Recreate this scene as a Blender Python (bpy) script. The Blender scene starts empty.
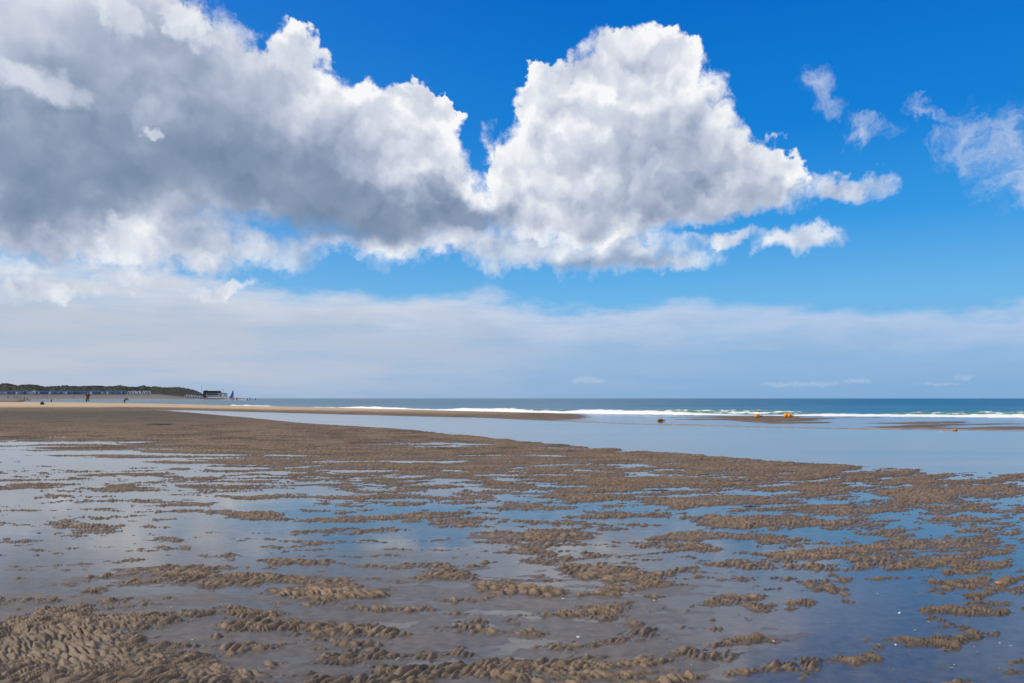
import bpy, bmesh, math, random
import numpy as np
from mathutils import Vector, Matrix

random.seed(7)
SC = bpy.context.scene
COL = SC.collection
H_CAM = 1.3            # eye height above the tidal water, metres
F_PX = 796.4           # 28 mm lens on a 36 mm wide frame of 1024 pixels
HOR = 398.4            # row of the horizon in the photograph
SUN_AZ, SUN_EL = math.radians(-97), math.radians(32)   # azimuth from +Y, to the left


def ground_at(px, py, z=0.0):
    """World point at height z seen at pixel px,py of the photograph."""
    d = (H_CAM - z) * F_PX / (py - HOR)
    return Vector(((px - 512) / F_PX * d, d, z))


def at_dist(px, py, d):
    return Vector(((px - 512) / F_PX * d, d, H_CAM - (py - HOR) / F_PX * d))


# ------------------------------------------------------------------ node helper
class NT:
    def __init__(self, tree):
        self.t = tree
        self.n = tree.nodes
        self.l = tree.links

    def put(self, sock, v):
        if hasattr(v, 'is_output'):
            self.l.new(v, sock)
        elif isinstance(v, (tuple, list)):
            sock.default_value = tuple(v) + ((1.0,) if len(sock.default_value) == 4 and len(v) == 3 else ())
        else:
            sock.default_value = v

    def m(self, op, a, b=None, c=None, clamp=False):
        n = self.n.new('ShaderNodeMath'); n.operation = op; n.use_clamp = clamp
        for i, v in enumerate((a, b, c)):
            if v is not None:
                self.put(n.inputs[i], v)
        return n.outputs[0]

    def v(self, op, a, b=None, scale=None):
        n = self.n.new('ShaderNodeVectorMath'); n.operation = op
        self.put(n.inputs[0], a)
        if b is not None:
            self.put(n.inputs[1], b)
        if scale is not None:
            self.put(n.inputs['Scale'], scale)
        return n.outputs['Value'] if op in ('LENGTH', 'DOT_PRODUCT', 'DISTANCE') else n.outputs[0]

    def mr(self, x, a, b, c=0.0, d=1.0, smooth=True):
        n = self.n.new('ShaderNodeMapRange')
        n.interpolation_type = 'SMOOTHSTEP' if smooth else 'LINEAR'
        self.put(n.inputs['Value'], x)
        for k, w in (('From Min', a), ('From Max', b), ('To Min', c), ('To Max', d)):
            self.put(n.inputs[k], w)
        return n.outputs[0]

    def noise(self, vec, scale, detail=4, rough=0.5, dist=0.0, dim='3D', out=0, lac=2.0):
        n = self.n.new('ShaderNodeTexNoise'); n.noise_dimensions = dim
        self.put(n.inputs['Vector'], vec)
        self.put(n.inputs['Scale'], scale); self.put(n.inputs['Detail'], detail)
        self.put(n.inputs['Roughness'], rough); self.put(n.inputs['Distortion'], dist)
        self.put(n.inputs['Lacunarity'], lac)
        return n.outputs[out]

    def mixc(self, f, a, b):
        n = self.n.new('ShaderNodeMix'); n.data_type = 'RGBA'
        self.put(n.inputs[0], f); self.put(n.inputs[6], a); self.put(n.inputs[7], b)
        return n.outputs[2]

    def mixf(self, f, a, b):
        n = self.n.new('ShaderNodeMix'); n.data_type = 'FLOAT'
        self.put(n.inputs[0], f); self.put(n.inputs[2], a); self.put(n.inputs[3], b)
        return n.outputs[0]

    def comb(self, x, y, z=0.0):
        n = self.n.new('ShaderNodeCombineXYZ')
        for i, w in enumerate((x, y, z)):
            self.put(n.inputs[i], w)
        return n.outputs[0]

    def sep(self, vec):
        n = self.n.new('ShaderNodeSeparateXYZ'); self.put(n.inputs[0], vec)
        return n.outputs

    def ramp(self, f, stops):
        n = self.n.new('ShaderNodeValToRGB'); e = n.color_ramp.elements
        while len(e) < len(stops):
            e.new(0.5)
        for i, (p, c) in enumerate(stops):
            e[i].position = p; e[i].color = (*c, 1)
        self.put(n.inputs[0], f)
        return n.outputs[0]


def lin(r, g, b):
    f = lambda c: (c / 255) / 12.92 if c <= 10 else (((c / 255) + 0.055) / 1.055) ** 2.4
    return (f(r), f(g), f(b))


# ------------------------------------------------------------------ sky
BG = 0.1


def sky_world():
    w = bpy.data.worlds.new('World'); SC.world = w; w.use_nodes = True
    t = w.node_tree; t.nodes.clear(); N = NT(t)
    out = t.nodes.new('ShaderNodeOutputWorld'); bg = t.nodes.new('ShaderNodeBackground')
    bg.inputs[1].default_value = BG; t.links.new(bg.outputs[0], out.inputs[0])
    tc = t.nodes.new('ShaderNodeTexCoord')
    d = N.v('NORMALIZE', tc.outputs['Generated'])
    x, y, z = N.sep(d)
    R2D = 180 / math.pi
    az = N.m('MULTIPLY', N.m('ARCTAN2', x, y), R2D)
    el = N.m('MULTIPLY', N.m('ARCSINE', z), R2D)
    P = N.comb(az, el, 0.0)

    def ae(px, py):
        X = (px - 512) / F_PX; Z = (HOR - py) / F_PX
        return math.degrees(math.atan(X)), math.degrees(math.atan(Z / math.hypot(1, X)))

    def ell(c):
        px, py, rx, ry = c[:4]
        a, e = ae(px, py)
        a0, a1 = ae(px - rx, py)[0], ae(px + rx, py)[0]
        e0, e1 = ae(px, py + ry)[1], ae(px, py - ry)[1]
        return a, e, (a1 - a0) / 2, (e1 - e0) / 2

    def field(vec, blobs, k=0.12):
        """smooth union of ellipses: 1 in the middle, 0 on the outline, negative outside"""
        acc = None
        for b in blobs:
            a, e, ra, re = ell(b)
            an = math.radians(b[4]) if len(b) > 4 else 0.0
            if an:
                ca, sa = math.cos(an), math.sin(an)
                u = N.m('SUBTRACT', N.v('DOT_PRODUCT', vec, (ca / ra, sa / ra, 0)), (ca * a + sa * e) / ra)
                w_ = N.m('SUBTRACT', N.v('DOT_PRODUCT', vec, (-sa / re, ca / re, 0)), (-sa * a + ca * e) / re)
                f = N.v('LENGTH', N.comb(u, w_, 0.0))
            else:
                n = N.n.new('ShaderNodeVectorMath'); n.operation = 'MULTIPLY_ADD'
                N.put(n.inputs[0], vec); n.inputs[1].default_value = (1 / ra, 1 / re, 0)
                n.inputs[2].default_value = (-a / ra, -e / re, 0)
                f = N.v('LENGTH', n.outputs[0])
            acc = f if acc is None else N.m('SMOOTH_MIN', acc, f, k)
        return N.m('SUBTRACT', 1.0, acc)

    # domain warp shared by every cloud
    w1 = N.noise(P, 0.16, 5, 0.55, dim='2D', out=1)
    w2 = N.noise(P, 0.9, 4, 0.6, dim='2D', out=1)
    off = N.v('ADD', N.v('SCALE', N.v('SUBTRACT', w1, (0.5, 0.5, 0.5)), scale=5.0),
              N.v('SCALE', N.v('SUBTRACT', w2, (0.5, 0.5, 0.5)), scale=1.5))
    PW = N.v('MULTIPLY', N.v('ADD', P, off), (1, 1, 0))

    def relief(vec, det=6.0, rough=0.51, vdet=4.0):
        """billowing height of the cumulus surface"""
        a = N.noise(vec, 0.30, det, rough, dim='2D')
        n = t.nodes.new('ShaderNodeTexNoise'); n.noise_dimensions = '2D'; n.noise_type = 'RIDGED_MULTIFRACTAL'
        n.normalize = False
        N.put(n.inputs['Vector'], vec); N.put(n.inputs['Scale'], 0.36); N.put(n.inputs['Detail'], vdet)
        N.put(n.inputs['Roughness'], 0.5); N.put(n.inputs['Lacunarity'], 2.1)
        N.put(n.inputs['Offset'], 0.8); N.put(n.inputs['Gain'], 1.2)
        b = N.m('SUBTRACT', 0.55, n.outputs[0])
        return N.m('ADD', N.m('MULTIPLY', N.m('SUBTRACT', a, 0.5), 1.3), N.m('MULTIPLY', b, 0.29))

    PR = N.v('ADD', P, N.v('SCALE', N.v('SUBTRACT', w2, (0.5, 0.5, 0.5)), scale=1.4))
    r0 = relief(PR)
    s0 = relief(PR, 2.0, 0.5, 1.0)
    s1 = relief(N.v('ADD', PR, (-0.5, 0.9, 0)), 2.0, 0.5, 1.0)      # a step towards the light
    slope = N.m('SUBTRACT', s0, s1)
    f1 = relief(N.v('ADD', PR, (-0.12, 0.2, 0)))
    slope2 = N.m('SUBTRACT', r0, f1)
    fine = N.noise(P, 1.3, 5, 0.62, dim='2D')
    hi = N.m('SUBTRACT', fine, 0.5)

    # ---- clear sky
    st = t.nodes.new('ShaderNodeTexSky'); st.sky_type = 'NISHITA'; st.sun_disc = False
    st.sun_elevation = SUN_EL; st.sun_rotation = SUN_AZ
    st.altitude = 0; st.air_density = 1.0; st.dust_density = 0.6; st.ozone_density = 2.0
    ef = N.m('DIVIDE', el, 40.0, clamp=True)
    g = 1 / BG
    sc = lambda c: tuple(v * g for v in lin(*c))
    # the polarised blue of the photograph, deepest away from the sun, on top of the physical sky
    grad = N.ramp(ef, [(0.0, lin(112, 164, 212)), (0.06, lin(122, 177, 223)), (0.17, lin(110, 183, 234)),
                       (0.30, lin(54, 154, 229)), (0.45, lin(14, 128, 216)), (0.68, lin(0, 106, 202)),
                       (1.0, lin(2, 90, 184))])
    grad = N.v('SCALE', grad, scale=g)
    left = N.mr(az, 8, -34)
    grad = N.mixc(N.m('MULTIPLY', left, 0.35), grad, N.v('SCALE', N.ramp(ef, [(0, lin(160, 180, 206)), (0.2, lin(140, 185, 228)), (0.6, lin(60, 140, 225)), (1, lin(30, 110, 210))]), scale=g))
    sky = N.mixc(0.96, N.v('SCALE', st.outputs[0], scale=0.6), grad)

    # ---- thin cloud bank near the horizon
    PB = N.v('MULTIPLY', P, (0.35, 1.0, 0))
    bw = N.noise(PB, 0.55, 7, 0.58, dim='2D')
    bw2 = N.noise(PB, 0.16, 3, 0.5, dim='2D')
    top = N.m('ADD', N.mr(az, -33, 33, 8.8, 5.9, smooth=False), N.m('MULTIPLY', N.m('SUBTRACT', bw2, 0.5), 3.0))
    top = N.m('ADD', top, N.m('MULTIPLY', N.m('SUBTRACT', bw, 0.5), 3.4))
    up = N.m('SUBTRACT', top, el)
    bank = N.m('MULTIPLY', N.mr(up, -0.35, 1.4), N.mr(el, -0.5, N.mr(az, -20, 20, 2.0, 5.5), 0.55, 1.0))
    streak = N.noise(N.v('MULTIPLY', P, (0.12, 1.0, 0)), 0.9, 6, 0.6, dim='2D')
    bank = N.m('MULTIPLY', bank, N.mr(streak, 0.25, 0.62, 0.72, 1.0))
    bank = N.m('MULTIPLY', bank, N.mr(az, -10, 32, 0.96, 0.70))
    bankc = N.mixc(N.mr(up, 0.0, 4.2), N.mixc(N.mr(az, -30, 25), sc((214, 219, 230)), sc((204, 213, 234))), N.mixc(N.mr(az, -30, 25), sc((192, 200, 214)), sc((158, 186, 218))))
    sky = N.mixc(bank, sky, bankc)

    # ---- cumulus: outlines
    BLOBS = [
        # large bank at left
        (40, 95, 290, 160), (180, 130, 190, 116), (330, 165, 150, 76, -24), (412, 172, 108, 58, -32),
        (110, 30, 116, 70), (448, 206, 70, 35), (60, 205, 220, 66), (296, 78, 52, 44, -35), (425, 114, 44, 24, -20),
        # towering cumulus in the middle
        (645, 74, 62, 54), (556, 92, 42, 34), (598, 88, 46, 36), (602, 140, 98, 68), (676, 140, 72, 64), (735, 172, 68, 34, -22),
        (554, 190, 58, 48), (640, 190, 140, 38),
        # its lower shelf
        (590, 218, 84, 22, -4), (524, 210, 34, 34),
    ]
    bf = field(PW, BLOBS, 0.10)
    # smaller, torn scraps with soft outlines
    SCRAP = [(125, 256, 60, 26), (400, 240, 110, 18, 2), (180, 245, 170, 30, 0), (42, 290, 50, 15), (215, 288, 28, 9), (843, 181, 42, 14, -8),
             (525, 246, 64, 28), (605, 252, 110, 28), (665, 262, 60, 16), (800, 239, 52, 17, 5), (730, 238, 44, 12)]
    sf = field(PW, SCRAP, 0.12)
    soft = N.noise(P, 0.22, 3, 0.5, dim='2D')
    rel = N.m('ADD', N.m('MULTIPLY', r0, 0.42), N.m('MULTIPLY', hi, 0.20))
    dens = N.m('ADD', bf, rel)
    wid = N.mr(soft, 0.38, 0.62, 0.07, 0.24)
    # the undersides fray: wider fade along the base lines of the clouds
    base_l = N.mr(el, 11.0, 15.0, 1.0, 0.0)
    wid = N.m('ADD', wid, N.m('MULTIPLY', base_l, 0.34))
    alpha = N.mr(dens, N.m('MULTIPLY', wid, -0.3), wid)
    sdens = N.m('ADD', sf, N.m('MULTIPLY', rel, 1.7))
    salpha = N.m('MULTIPLY', N.mr(sdens, -0.15, 0.7), 0.88)
    alpha = N.m('SUBTRACT', 1.0, N.m('MULTIPLY', N.m('SUBTRACT', 1.0, alpha), N.m('SUBTRACT', 1.0, salpha)))

    # semi-transparent wisps
    WISP = [(828, 98, 34, 20, -50), (868, 132, 40, 14, -8), (1000, 140, 84, 44, -20), (1030, 180, 60, 56), (935, 108, 34, 10),
            (152, 120, 24, 14, -20)]
    wf = field(PW, WISP, 0.08)
    wn = N.noise(N.v('ADD', P, off), 0.55, 9, 0.66, dim='2D')
    wd = N.m('ADD', wf, N.m('MULTIPLY', N.m('SUBTRACT', wn, 0.5), 2.0))
    walpha = N.m('MULTIPLY', N.mr(wd, 0.0, 1.25), 0.60)
    LOW = [(812, 384, 34, 4), (858, 382, 20, 3), (962, 377, 12, 5), (585, 380, 22, 4), (780, 385, 26, 3), (940, 384, 26, 2)]
    lf = field(N.v('ADD', P, N.v('MULTIPLY', N.v('SUBTRACT', w2, (0.5, 0.5, 0.5)), (1.0, 0.5, 0))), LOW, 0.08)
    lalpha = N.m('MULTIPLY', N.mr(N.m('ADD', lf, N.m('MULTIPLY', hi, 1.2)), -0.1, 0.8), 0.22)

    # ---- cumulus: how much light gets through (thickness towards the sun)
    PT = N.v('MULTIPLY', N.v('ADD', P, N.v('SCALE', N.v('SUBTRACT', w1, (0.5, 0.5, 0.5)), scale=7.0)), (1, 1, 0))
    big = N.m('SUBTRACT', N.noise(P, 0.12, 4, 0.55, dim='2D'), 0.5)
    THICK = [(70, 150, 330, 120), (90, 30, 240, 90), (220, 150, 180, 96, -10), (350, 208, 170, 40, -6), (150, 55, 170, 90),
             (455, 210, 76, 26), (270, 80, 60, 50, -35)]
    tk = N.mr(N.m('ADD', field(PT, THICK, 0.25), N.m('MULTIPLY', big, 0.5)), -0.25, 0.80)
    THICK2 = [(665, 203, 120, 22), (660, 165, 84, 50), (600, 212, 50, 18), (740, 195, 70, 24), (600, 262, 100, 16)]
    tk2 = N.mr(N.m('ADD', field(PT, THICK2, 0.25), N.m('MULTIPLY', big, 0.5)), -0.45, 0.9)
    BRIGHT = [(38, 82, 66, 26), (115, 14, 34, 18, -30), (175, 24, 30, 18, -30), (152, 122, 13, 7, -20),  (125, 250, 62, 26), (185, 16, 40, 20, -30), (290, 50, 50, 30, -40),
              (20, 275, 80, 20)]
    br = N.mr(field(PW, BRIGHT, 0.1), -0.3, 0.6)
    edge = N.mr(dens, 0.0, 0.75)                       # thin margins glow
    S = N.m('SUBTRACT', 0.97, N.m('MULTIPLY', tk, N.m('MULTIPLY', N.m('ADD', N.m('ADD', 0.70, N.m('ADD', N.mr(el, 11.5, 25.0, 0.15, -0.44), N.mr(az, -20.0, -33.0, 0.0, -0.14))), N.m('MULTIPLY', big, 0.7)), N.mr(br, 0, 1, 1.0, 0.15))))
    S = N.m('SUBTRACT', S, N.m('MULTIPLY', tk2, 0.36))
    S = N.m('SUBTRACT', S, N.m('MULTIPLY', edge, 0.20))
    amp = N.mr(tk, 0, 1, 0.56, 0.26)
    S = N.m('SUBTRACT', S, N.m('MULTIPLY', N.m('MULTIPLY', salpha, N.mr(bf, 0.05, -0.1)), 0.24))
    S = N.m('ADD', S, N.m('MULTIPLY', slope, amp))
    S = N.m('SMOOTH_MAX', S, N.m('ADD', 0.12, N.m('MULTIPLY', N.m('ADD', s0, big), 0.35)), 0.22)
    S = N.m('ADD', S, N.m('MULTIPLY', slope2, N.mr(tk, 0, 1, 0.27, 0.10)))
    S = N.m('ADD', S, N.m('MULTIPLY', hi, 0.05), clamp=True)
    cloudc = N.ramp(S, [(0.0, lin(112, 133, 160)), (0.25, lin(140, 157, 182)), (0.55, lin(181, 191, 211)),
                        (0.8, lin(215, 221, 232)), (1.0, lin(247, 248, 250))])
    cloudc = N.v('SCALE', cloudc, scale=g)
    sky = N.mixc(N.m('MAXIMUM', walpha, lalpha), sky, sc((216, 222, 235)))
    sky = N.mixc(alpha, sky, cloudc)

    # unseen broken cloud, added overhead and behind the viewer to whiten the ambient light
    gx, gy, gz = N.sep(d)
    pl = N.v('SCALE', d, scale=N.m('DIVIDE', 1.0, N.m('MAXIMUM', gz, 0.06)))
    gn = N.noise(pl, 0.9, 5, 0.55, dim='2D')
    rest = N.m('MAXIMUM', N.mr(el, 29.0, 42.0), N.mr(N.m('ABSOLUTE', az), 39.0, 52.0))
    galpha = N.m('MULTIPLY', N.m('MULTIPLY', N.mr(gn, 0.40, 0.56), rest), N.mr(el, 2.0, 12.0, 0.5, 1.0))
    gcol = N.mixc(N.mr(gn, 0.48, 0.75), sc((246, 244, 240)), sc((168, 174, 186)))
    sky = N.mixc(galpha, sky, gcol)

    # below the horizon (never seen past the sea): the same tone as the far sea
    sky = N.mixc(N.mr(el, -0.6, -0.1), sc((90, 120, 150)), sky)
    t.links.new(sky, bg.inputs[0])
    w.cycles.sampling_method = 'MANUAL'; w.cycles.sample_map_resolution = 512


def camera_and_sun():
    cam = bpy.data.cameras.new('camera'); co = bpy.data.objects.new('camera', cam); COL.objects.link(co)
    cam.lens = 28.0; cam.sensor_width = 36.0; cam.sensor_fit = 'HORIZONTAL'
    cam.shift_y = (HOR - 341.5) / 1024
    cam.clip_start = 0.05; cam.clip_end = 100000
    co.location = (0, 0, H_CAM); co.rotation_euler = (math.pi / 2, 0, 0)
    SC.camera = co
    s = bpy.data.lights.new('sun', 'SUN'); so = bpy.data.objects.new('sun', s); COL.objects.link(so)
    s.energy = SUN_STRENGTH; s.angle = math.radians(0.53); s.color = (1.0, 0.90, 0.76)
    dv = Vector((math.sin(SUN_AZ) * math.cos(SUN_EL), math.cos(SUN_AZ) * math.cos(SUN_EL), math.sin(SUN_EL)))
    so.rotation_euler = dv.to_track_quat('Z', 'Y').to_euler(); so.location = dv * 50
    SC.view_settings.view_transform = 'Standard'; SC.view_settings.look = 'None'
    SC.view_settings.exposure = 0.0; SC.view_settings.gamma = 1.0
    SC.view_settings.use_curve_mapping = False
    SC.cycles.max_bounces = 6; SC.cycles.transparent_max_bounces = 8
    SC.cycles.caustics_reflective = False; SC.cycles.caustics_refractive = False


SUN_STRENGTH = 3.9
sky_world()
camera_and_sun()

# ------------------------------------------------------------------ numpy noise
_rng = np.random.RandomState(11)
_PERM = np.concatenate([_rng.permutation(256)] * 3).astype(np.int32)
_GA = _rng.rand(256).astype(np.float32) * 2 * np.pi
_GX, _GY = np.cos(_GA), np.sin(_GA)


def perlin(x, y, seed=0):
    x = x.astype(np.float64) + seed * 17.31; y = y.astype(np.float64) + seed * 7.77
    xi = np.floor(x).astype(np.int64); yi = np.floor(y).astype(np.int64)
    xf = (x - xi).astype(np.float32); yf = (y - yi).astype(np.float32)
    xi &= 255; yi &= 255
    u = xf * xf * xf * (xf * (xf * 6 - 15) + 10); w = yf * yf * yf * (yf * (yf * 6 - 15) + 10)

    def g(ix, iy, fx, fy):
        h = _PERM[_PERM[ix] + iy]
        return _GX[h] * fx + _GY[h] * fy
    x1 = (xi + 1) & 255; y1 = (yi + 1) & 255
    a = g(xi, yi, xf, yf); b = g(x1, yi, xf - 1, yf)
    c = g(xi, y1, xf, yf - 1); d = g(x1, y1, xf - 1, yf - 1)
    return ((a + u * (b - a)) * (1 - w) + (c + u * (d - c)) * w) * 1.5


def fbm(x, y, octv=4, gain=0.5, seed=0):
    s = 0; a = 1.0; n = 0.0
    for i in range(octv):
        s = s + a * perlin(x * 2.03 ** i, y * 2.03 ** i, seed + i * 3)
        n += a * a; a *= gain
    return s / math.sqrt(n)


def sstep(a, b, x):
    t = np.clip((x - a) / (b - a), 0, 1)
    return t * t * (3 - 2 * t)


# ------------------------------------------------------------------ the tidal flat
# rows of emergence: how much of the sand stands out of the water (by bearing and nearness)
EX = np.array([-300, 0, 128, 256, 384, 512, 640, 768, 896, 1024, 1324], float)
EY = np.array([405, 413, 425, 432, 438, 445, 455, 470, 490, 510, 530, 550, 570, 590, 610, 630, 650, 690, 900], float)
EF = [
    [.999, .999, .999, .99, .99, .99, .99, .99, .99, .99, .99],
    [.999, .999, .999, .99, .99, .99, .99, .99, .99, .99, .99],
    [.999, .999, .999, .995, .98, .97, .97, .9, .9, .9, .9],
    [.97, .97, .98, .965, .92, .90, .88, .86, .8, .8, .8],
    [.6, .62, .82, .90, .84, .82, .78, .76, .7, .6, .6],
    [.24, .28, .58, .86, .80, .74, .68, .60, .5, .4, .4],
    [.18, .22, .38, .66, .70, .66, .66, .62, .5, .34, .25],
    [.22, .24, .30, .46, .58, .60, .64, .66, .62, .52, .4],
    [.27, .28, .28, .38, .48, .54, .62, .64, .66, .64, .5],
    [.27, .28, .32, .36, .42, .46, .56, .58, .62, .58, .5],
    [.26, .26, .28, .32, .38, .44, .48, .46, .54, .52, .4],
    [.22, .22, .22, .30, .40, .44, .46, .50, .56, .50, .4],
    [.20, .20, .28, .34, .44, .42, .46, .46, .46, .40, .3],
    [.20, .24, .36, .36, .38, .38, .32, .24, .24, .28, .3],
    [.34, .38, .44, .38, .32, .24, .30, .20, .18, .22, .3],
    [.74, .78, .60, .46, .28, .32, .26, .18, .17, .20, .3],
    [.82, .86, .78, .54, .40, .34, .24, .20, .20, .24, .3],
    [.88, .90, .88, .80, .62, .42, .34, .28, .26, .32, .3],
    [.88, .90, .88, .80, .62, .42, .34, .28, .26, .32, .3]]
EF = np.array(EF, float)


def _norm_ppf(p):
    t = np.sqrt(-2 * np.log(np.minimum(p, 1 - p)))
    v = t - (2.515517 + 0.802853 * t + 0.010328 * t * t) / (1 + 1.432788 * t + 0.189269 * t * t + 0.001308 * t ** 3)
    return np.where(p < 0.5, -v, v)


EB = _norm_ppf(np.clip(EF, 0.004, 0.9985))

# edges of the tidal channel, of the sand bar behind it and of the sea, as bearing -> nearness
C_NEAR = ([-400, 100, 130, 180, 250, 300, 350, 400, 480, 600, 700, 800, 900, 1024, 1400],
          [404, 407, 409.6, 413.5, 419, 424, 427, 430, 438, 449, 456, 463, 469, 474, 486])
C_FAR = ([-400, 100, 125, 180, 230, 360, 490, 540, 640, 800, 1024, 1400],
         [410.5, 409.6, 408.9, 409.8, 411.5, 415.2, 418.6, 421, 425, 429, 432, 438])
C_SEA = ([-400, 0, 87, 150, 240, 360, 490, 560, 700, 1024, 1400],
         [404.0, 404.3, 404.7, 405.4, 407.0, 408.8, 411.4, 413.2, 415.0, 417.6, 420.5])
BAR_H = ([-400, 0, 87, 150, 240, 360, 490, 560, 640, 700, 1400],
         [0.72, 0.68, 0.60, 0.46, 0.34, 0.24, 0.13, 0.055, 0.03, 0.03, 0.03])
SEA_Z = -0.06


LENSES = [(955, 564, 62, 9, 0), (880, 549, 105, 6.5, -4), (620, 575, 58, 9, 4), (672, 541, 40, 6.5, 0), (580, 497, 34, 5, 0),
          (560, 536, 48, 6, 0), (430, 520, 48, 7.5, 2), (330, 592, 55, 10, 5), (258, 515, 28, 4, 0), (190, 573, 88, 10, 5),
          (85, 527, 36, 6, 6), (612, 619, 64, 9, 19), (740, 603, 50, 9, 9), (962, 612, 52, 7, 8), (985, 584, 42, 6, 2),
          (852, 656, 30, 9, 0), (445, 577, 34, 6, 0), (520, 592, 52, 6, 4), (350, 632, 76, 9, -4), (500, 671, 120, 10, 0),
          (60, 622, 105, 14, 0), (70, 660, 120, 17, 0), (300, 560, 40, 5, 0), (700, 655, 46, 7, 6), (770, 521, 60, 5, -4),
          (880, 504, 70, 5.5, -5), (960, 491, 70, 5, -3), (690, 500, 60, 4.5, -2), (640, 482, 60, 4, 0), (815, 588, 26, 5, 0),
          (130, 488, 40, 4, 0), (20, 541, 30, 5, 0), (240, 613, 50, 8, 2), (930, 640, 40, 8, 5), (790, 470, 80, 3.5, -3)]


def curve(c, px):
    return np.interp(px, c[0], c[1])


def bilerp(px, v):
    ix = np.clip(np.searchsorted(EX, px) - 1, 0, len(EX) - 2); iy = np.clip(np.searchsorted(EY, v) - 1, 0, len(EY) - 2)
    fx = np.clip((px - EX[ix]) / (EX[ix + 1] - EX[ix]), 0, 1); fy = np.clip((v - EY[iy]) / (EY[iy + 1] - EY[iy]), 0, 1)
    fx = fx * fx * (3 - 2 * fx); fy = fy * fy * (3 - 2 * fy)
    a = EB[iy, ix] * (1 - fx) + EB[iy, ix + 1] * fx; b = EB[iy + 1, ix] * (1 - fx) + EB[iy + 1, ix + 1] * fx
    return a * (1 - fy) + b * fy


def terrain(x, y, detail=True):
    """height of the sand (m, 0 = level of the tidal water), and its dryness 0..1"""
    x = np.asarray(x, float); y = np.maximum(np.asarray(y, float), 0.6)
    px = 512 + F_PX * x / y; v = HOR + H_CAM * F_PX / y
    # the crest lines of the larger ripples swing round towards the right
    bend = np.clip(x + 0.5, 0, 9)
    c = y - 0.035 * bend ** 2 - 0.63 * np.clip(x - 8.5, 0, 200) * np.exp(-np.clip(y - 20, 0, 100) / 25)
    wx = fbm(x / 2.6, y / 2.6, 3, 0.5, 40); wy = fbm(x / 2.2, y / 2.2, 3, 0.5, 50)
    near = sstep(9, 4.5, y)
    lx = 2.2 - 1.0 * near + 1.6 * sstep(10, 22, y); ly = 0.78 - 0.2 * near + 0.3 * sstep(10, 22, y)
    p = fbm((x + 0.30 * wx) / 1.05, (c + 0.26 * wy) / 0.44, 5, 0.66, 1)
    pn = fbm((x + 0.22 * wx) / 0.62, (c + 0.22 * wy) / 0.27, 4, 0.66, 2)
    pf = fbm((x + 0.5 * wx) / 5.2, (c + 0.4 * wy) / 0.72, 4, 0.48, 3)
    far = sstep(11, 20, y)
    p = p * (1 - near) + pn * near
    p = (p * (1 - far) + pf * far) * 2.3
    B = bilerp(px, v)
    # towards the channel the flat sinks below the water
    en = curve(C_NEAR, px); ef = curve(C_FAR, px); es = curve(C_SEA, px)
    rag = fbm(x / 3.0, y / 6.0, 3, 0.5, 60)
    tn = (v - en) / np.maximum(0.06 * (en - HOR) + 0.12, 0.2) + rag * 1.5   # <0 inside the channel
    B = B + np.minimum(tn, 0) * 0.55
    B = np.where(v < en - 3, np.minimum(B, -3), B)
    B = np.where(px < 110, bilerp(px, v), B)
    # the larger sand lenses that stand out on the flat: bearing, nearness, half sizes, slant
    lens = np.zeros_like(p)
    for lx_, ly_, rx, ry, an in LENSES:
        u = (px - lx_ + 8 * wx); w = (v - ly_ + 1.5 * wy)
        w = w - math.tan(math.radians(an)) * u
        q = (u / rx) ** 2 + (w / ry) ** 2
        lens = np.maximum(lens, np.exp(-q ** 1.4 * 0.8) - 0.28 * np.exp(-q * 0.16))
    B = np.where(v > en, B - 0.30 * sstep(485, 505, v) * sstep(690, 640, v), B)
    frag = perlin((x + 0.1 * wx) / 0.17, c / 0.085, 9) * sstep(13, 8, y)
    e = B + p * (1 - 0.35 * np.clip(lens, 0, 1)) + 1.8 * lens + 0.55 * frag
    z = (0.009 + 0.016 * far) * np.clip(e, -4, 2.0)
    # foreground: smooth sand between the ripples lies just under a film of water
    film = sstep(525, 600, v) * (1 - 0.7 * sstep(800, 950, px) * sstep(700, 560, v))
    floor_ = -0.0022 + 0.0034 * sstep(860, 560, px) + 0.0030 * fbm(x / 0.85, y / 0.40, 4, 0.55, 57)
    z = np.where(e < 0, z * (1 - film) + np.minimum(np.maximum(z, floor_), 0.004) * film, z)
    # lift of the drier sand at the left, far from the viewer
    lift = sstep(436, 409, v) * sstep(330, 120, px)
    z += 0.12 * lift + (0.022 * fbm(x / 9, y / 14, 3, 0.5, 66) + 0.020 * fbm(x / 1.1, y / 0.7, 3, 0.6, 67)) * lift
    # channel bed
    inside = sstep(0.0, 1.0, (en - v) / 2.0) * sstep(0.0, 0.6, v - ef)
    z = np.where((v < en) & (v > ef) & (px > 100), z * (1 - inside) - 0.10 * inside, z)
    # bar between channel and sea
    hb = curve(BAR_H, px)
    t = (ef - v) / np.maximum(ef - es, 0.2)                # 0 at the channel, 1 at the sea
    swell = np.where(t < 0.72, sstep(-0.05, 0.72, t), 1 - 1.0 * sstep(0.72, 1.0, t))
    bars = fbm(x / 16 + y * 0.05, y / 3.2 + x * 0.05, 4, 0.5, 70)
    zb = hb * swell + np.where(hb < 0.1, 0.016, 0.02) * bars * sstep(0, 0.1, t)
    wetflat = sstep(520, 600, px)
    strk = fbm((x + 1.5 * y * 0) / 7.0, (y - 0.45 * x) / 2.6, 3, 0.5, 74)
    hump = np.exp(-((px - 765) / 75.0) ** 2) * sstep(0.30, 0.5, t) * sstep(1.02, 0.9, t)
    hump = np.maximum(hump, 0.75 * np.exp(-((px - 960) / 90.0) ** 2) * sstep(0.05, 0.2, t) * sstep(0.75, 0.55, t))
    edge = np.exp(-((t - 0.07) / 0.06) ** 2)
    zw = 0.004 + 0.030 * (strk - 0.75 + 1.5 * hump) + 0.026 * edge * (0.8 + 0.4 * bars)
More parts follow.
